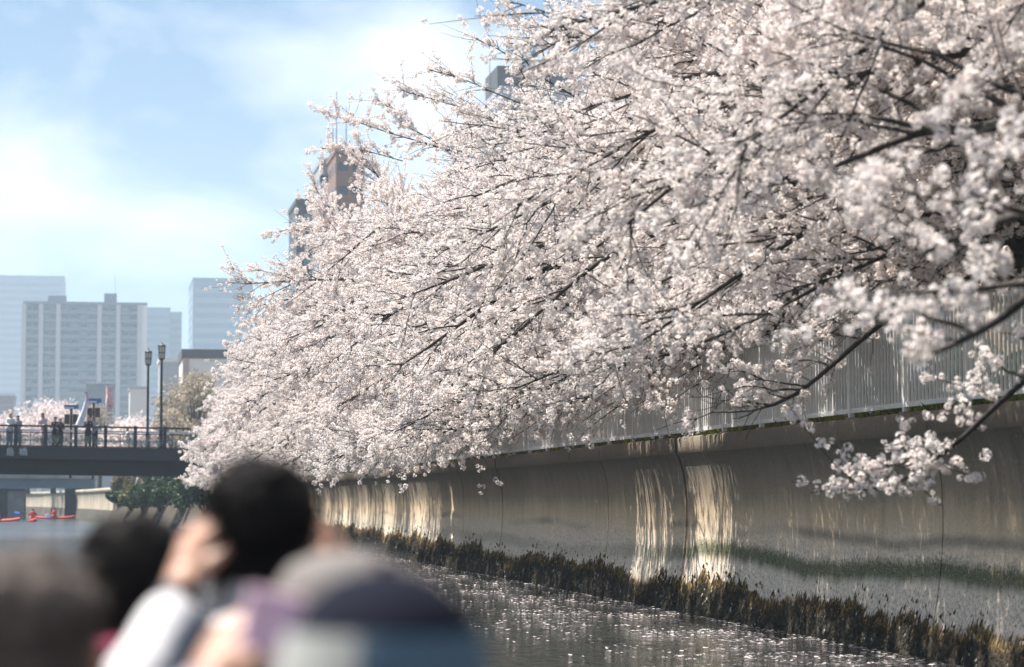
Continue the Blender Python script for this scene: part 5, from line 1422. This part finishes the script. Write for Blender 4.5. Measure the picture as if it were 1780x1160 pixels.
def passenger(label, head, Y, yaw, jacket, hair, bulk=1.0, arms=None, pitch=0.0, shoulder_drop=0.245, shoulder_w=0.18, hs=1.0, seat=0.83, hair_long=0.0, skin='skin_warm', collar=0.0, sr=0.086):
    """a seated person; head centre at pixel HEAD of the photograph at depth Y; arms: per side elbow, wrist, palm in world metres or None"""
    hc = P(head[0], head[1], Y)
    root = empty('person', label, 'person', (hc.x, hc.y - 0.06, seat), 0)
    base = Vector((hc.x, hc.y - 0.06, seat)); H = hc - base
    def Lw(v): return Vector(v) - base
    mb = MB()
    head_parts(mb, H, yaw, pitch, hs)
    zs = H.z - shoulder_drop
    chain(mb, [H + Vector((0, -0.02, -0.07)), H + Vector((0, -0.03, -shoulder_drop + 0.02))], [0.055, 0.062])
    chain(mb, [(0, -0.02, 0.13), (0, -0.04, 0.30), (0, -0.03, zs - 0.08)], [0.150, 0.130, 0.140])
    sh = [Vector((sx_ * shoulder_w, -0.03 + H.y, zs)) for sx_ in (-1, 1)]
    capsule(mb, sh[0], sh[1], 0.068, 0.068)
    el, wr, pc = [], [], []
    for q, sx_ in enumerate((-1, 1)):
        if arms and arms[q]:
            e, w2, p2 = [Lw(v) for v in arms[q][:3]]
        else:
            e, w2, p2 = Vector((sx_*0.25, 0.02, 0.24)), Vector((sx_*0.12, 0.26, 0.17)), Vector((sx_*0.10, 0.33, 0.16))
        el.append(e); wr.append(w2); pc.append(p2)
        chain(mb, [sh[q], e, w2], [0.052, 0.042, 0.028])
        if arms and arms[q]: hand_parts(mb, w2, p2, arms[q][3], arms[q][4], arms[q][5], 1.0, arms[q][6])
        else: hand_parts(mb, w2, p2, (-sx_*0.2, 1, -0.1), (0, 0.1, 1), 0.25, 1.0, -sx_)
    for sx_ in (-1, 1):
        chain(mb, [(sx_*0.09, 0.0, 0.10), (sx_*0.11, 0.42, 0.085), (sx_*0.11, 0.40, -0.33)], [0.088, 0.062, 0.045])
        chain(mb, [(sx_*0.11, 0.39, -0.375), (sx_*0.12, 0.56, -0.39)], [0.042, 0.034])
    obj('body', fuse(mb, 'body', 0.0065, 3), M[skin], root, smooth=True)
    mb = MB()
    chain(mb, [(0, -0.02, 0.10), (0, -0.04, 0.30), (0, -0.03, zs - 0.09)], [0.185, 0.165, 0.172]); capsule(mb, sh[0] * 1.0, sh[1], sr, sr)
    chain(mb, [H + Vector((0, -0.03, -shoulder_drop + 0.03)), H + Vector((0, -0.035, -shoulder_drop + 0.085 + collar))], [0.088 + collar*0.35, 0.076 + collar*0.10])
    for q in range(2): chain(mb, [sh[q], el[q], wr[q].lerp(el[q], 0.16)], [sr * 0.9, 0.056, 0.046])
    obj('jacket', fuse(mb, 'jacket', 0.010, 3, (9.0, 0.010)), M[jacket], root, smooth=True)
    mb = MB()
    for sx_ in (-1, 1): chain(mb, [(sx_*0.09, -0.02, 0.09), (sx_*0.11, 0.42, 0.08), (sx_*0.11, 0.40, -0.30)], [0.112, 0.082, 0.066])
    obj('trousers', fuse(mb, 'trousers', 0.014, 3), M['cloth_navy'], root, smooth=True)
    if hair: obj('hair', hair_mesh(H, yaw, pitch, hs, hair_long, int(head[0]), bulk), M[hair], root, smooth=True)
    return root, base, H, dict(sh=sh, el=el, wr=wr, pc=pc)

# man in the white jacket, both hands up taking a picture
YM = 3.62
aL = (P(185, 1300, 3.14), P(310, 1048, 3.48), P(330, 975, 3.57), (0.30, 0.25, 0.95), (-0.85, -0.45, 0.1), 0.30, 1)
aR = (P(720, 1150, 3.60), P(612, 1015, 3.82), P(588, 968, 3.86), (-0.25, 0.25, 0.93), (0.9, -0.35, 0.1), 0.35, -1)
man, mbase, mH, J = passenger('black haired man in a white jacket holding both hands up beside his head to photograph', (448, 945), YM, 0.0, 'jacket_white', 'hair_black', 0.93, (aL, aR), 0.16, 0.168, 0.105, collar=0.0, sr=0.074)
# shade painted along the raised sleeve as a grey strip; the wristwatch
mb = MB(); e, w_ = J['el'][0], J['wr'][0].lerp(J['el'][0], 0.18)
ax = (w_ - e).normalized(); side = Vector((0.42, -0.88, -0.2)); side = (side - ax * side.dot(ax)).normalized()
rows = []
for t_ in np.linspace(0.05, 0.97, 10):
    c = e.lerp(w_, t_); rr = 0.062 + (0.050 - 0.062) * t_ + 0.010
    b_ = ax.cross(side); rows.append([c + (side * math.cos(a) + b_ * math.sin(a)) * rr for a in np.linspace(-0.30, 0.30, 5)])
mb.quadgrid(rows); mb.build('sleeve_shade', M['jacket_shade'], man, smooth=True)
mb = MB(); w0 = J['wr'][0]; d = (J['pc'][0] - w0).normalized(); 
mb.tube([w0 - d*0.012, w0 + d*0.012], 0.034, 14); wt = tag(mb.build('wristwatch', M['strap'], None, tuple(mbase), smooth=False), 'dark wristwatch on the raised left wrist of the man in white', 'watch')
# the camera he holds in front of his face
cc = P(455, 950, YM + 0.24)
cr = empty('compact_camera', 'small black camera held up in front of the man in white', 'camera', tuple(cc))
MB().box(-0.060, 0.060, -0.018, 0.018, -0.036, 0.036).build('body', M['camera_black'], cr, bevel=0.004)
MB().lathe([(0.026, 0), (0.028, 0.03), (0.024, 0.05)], 14).build('lens', M['camera_black'], cr, loc=(0, 0.02, 0)).rotation_euler = (R(-90), 0, 0)
MB().box(-0.042, 0.030, -0.021, -0.0185, -0.028, 0.028).build('screen', M['phone_glass'], cr)

# dark haired person with a maroon scarf, left
p2, b2_, H2, _ = passenger('dark haired person with a maroon scarf sitting farther forward, left of the man in white', (224, 1032), 4.15, 0.15, 'c_black', 'hair_black', 1.0, None, 0.12, 0.23, 0.17)
mb = MB(); prev = None
for k in range(15):
    a = 2*math.pi*k/14; q = H2 + Vector((0.082*math.cos(a), -0.03 + 0.078*math.sin(a), -0.092 - 0.012*math.sin(2*a)))
    if prev is not None: capsule(mb, prev, q, 0.040, 0.040)
    prev = q
obj('scarf', fuse(mb, 'scarf', 0.010, 2, (25.0, 0.006)), M['maroon'], p2, smooth=True)

# greying head, bottom left corner
passenger('grey haired person in the bottom left corner, only head and ear showing', (62, 1140), 3.05, -0.25, 'c_black', 'hair_grey', 0.95, None, 0.05, 0.23, 0.18)

# person in a cap holding up a pink phone
YC = 2.32
pk_c = P(472, 1082, 2.70)
hL = (P(330, 1330, 2.58), P(350, 1215, 2.70), P(385, 1165, 2.76), (0.55, 0.12, 0.80), (-0.6, -0.75, 0.2), 0.34, 1)
cp, cb, cH, Jc = passenger('person in a navy and slate cap at the bottom, holding up a pink phone', (668, 1325), YC, -0.10, 'c_grey', 'hair_black', 0.95, (hL, None), -0.05, 0.23, 0.18)
def cap(parent, c, yaw):
    rows = []; n = 26
    prof = [(1.00, -0.010), (1.02, 0.025), (0.985, 0.060), (0.90, 0.094), (0.74, 0.120), (0.50, 0.138), (0.22, 0.147), (0.03, 0.149)]
    rows = [[c + Vector((0.098*q*math.cos(2*math.pi*k/n), -0.008 + 0.113*q*math.sin(2*math.pi*k/n), z)) for k in range(n)] for q, z in prof]
    MB().quadgrid(rows[2:], True).build('crown', M['cap_navy'], parent, smooth=True)
    band = [[c + Vector((0.1005*q*math.cos(2*math.pi*k/n), -0.008 + 0.1155*q*math.sin(2*math.pi*k/n), z)) for k in range(n)] for q, z in ((1.0, -0.030), (1.02, 0.0), (1.015, 0.03), (0.99, 0.062), (0.92, 0.092))]
    MB().quadgrid(band, True).build('band', M['cap_slate'], parent, smooth=True)
    pan = [[c + Vector((0.103*q*math.cos(a), -0.008 + 0.118*q*math.sin(a), z)) for a in np.linspace(R(165), R(248), 9)] for q, z in ((1.0, -0.032), (1.02, 0.0), (1.015, 0.03), (0.99, 0.062), (0.935, 0.092))]
    MB().quadgrid(pan).build('pale_panel', M['cap_pale'], parent, smooth=True)
    MB().lathe([(0.006, 0.149), (0.010, 0.152), (0.008, 0.158), (0.003, 0.160)], 8).build('button', M['cap_navy'], parent, loc=tuple(c + Vector((0, -0.008, 0))))
    rows = []
    for u in np.linspace(0, 1, 6):
        rows.append([c + Vector((0.095*(1+0.10*u)*math.cos(a), -0.008 + (0.112 + 0.085*u*math.sin(a)**0.8)*math.sin(a), -0.008 - 0.022*u*u)) for a in np.linspace(R(18), R(162), 14)])
    mb = MB().quadgrid(rows); mb.quadgrid([[p + Vector((0, 0, 0.004)) for p in r] for r in rows]); mb.build('peak', M['cap_navy'], parent, smooth=True)
cap(cp, cH + Vector((0, 0, 0.035)), 0)
ph = empty('phone', 'phone in a pink case held up by the person in the cap', 'phone', tuple(pk_c), 0.1)
ph.rotation_euler = (R(-8), R(12), R(4))
MB().box(-0.032, 0.032, -0.005, 0.004, -0.034, 0.034).build('case', M['phone_pink'], ph, bevel=0.002)
MB().box(-0.029, 0.029, 0.0042, 0.006, -0.031, 0.031).build('screen', M['phone_glass'], ph)

# person just in front of the cap: only the top of a grey beige sun hat shows
ht, hb, hH, _ = passenger('person in a grey beige sun hat in front of the navy cap', (605, 1192), 2.95, 0.0, 'c_grey', 'hair_black', 0.98, None, 0.0, 0.23, 0.18)
n = 28
prof = [(0.150, -0.012), (0.148, -0.006), (0.104, 0.022), (0.100, 0.045), (0.092, 0.085), (0.072, 0.112), (0.040, 0.126), (0.003, 0.129)]
rows = [[hH + Vector((r*math.cos(2*math.pi*k/n), -0.008 + r*1.10*math.sin(2*math.pi*k/n), 0.035 + z + (0.010*math.sin(4*math.pi*k/n) if r > 0.12 else 0))) for k in range(n)] for r, z in prof]
MB().quadgrid(rows[2:], True).build('hat_crown', M['cap_beige'], ht, smooth=True)
MB().quadgrid(rows[:3], True).build('hat_brim', M['cap_beige'], ht, smooth=True)
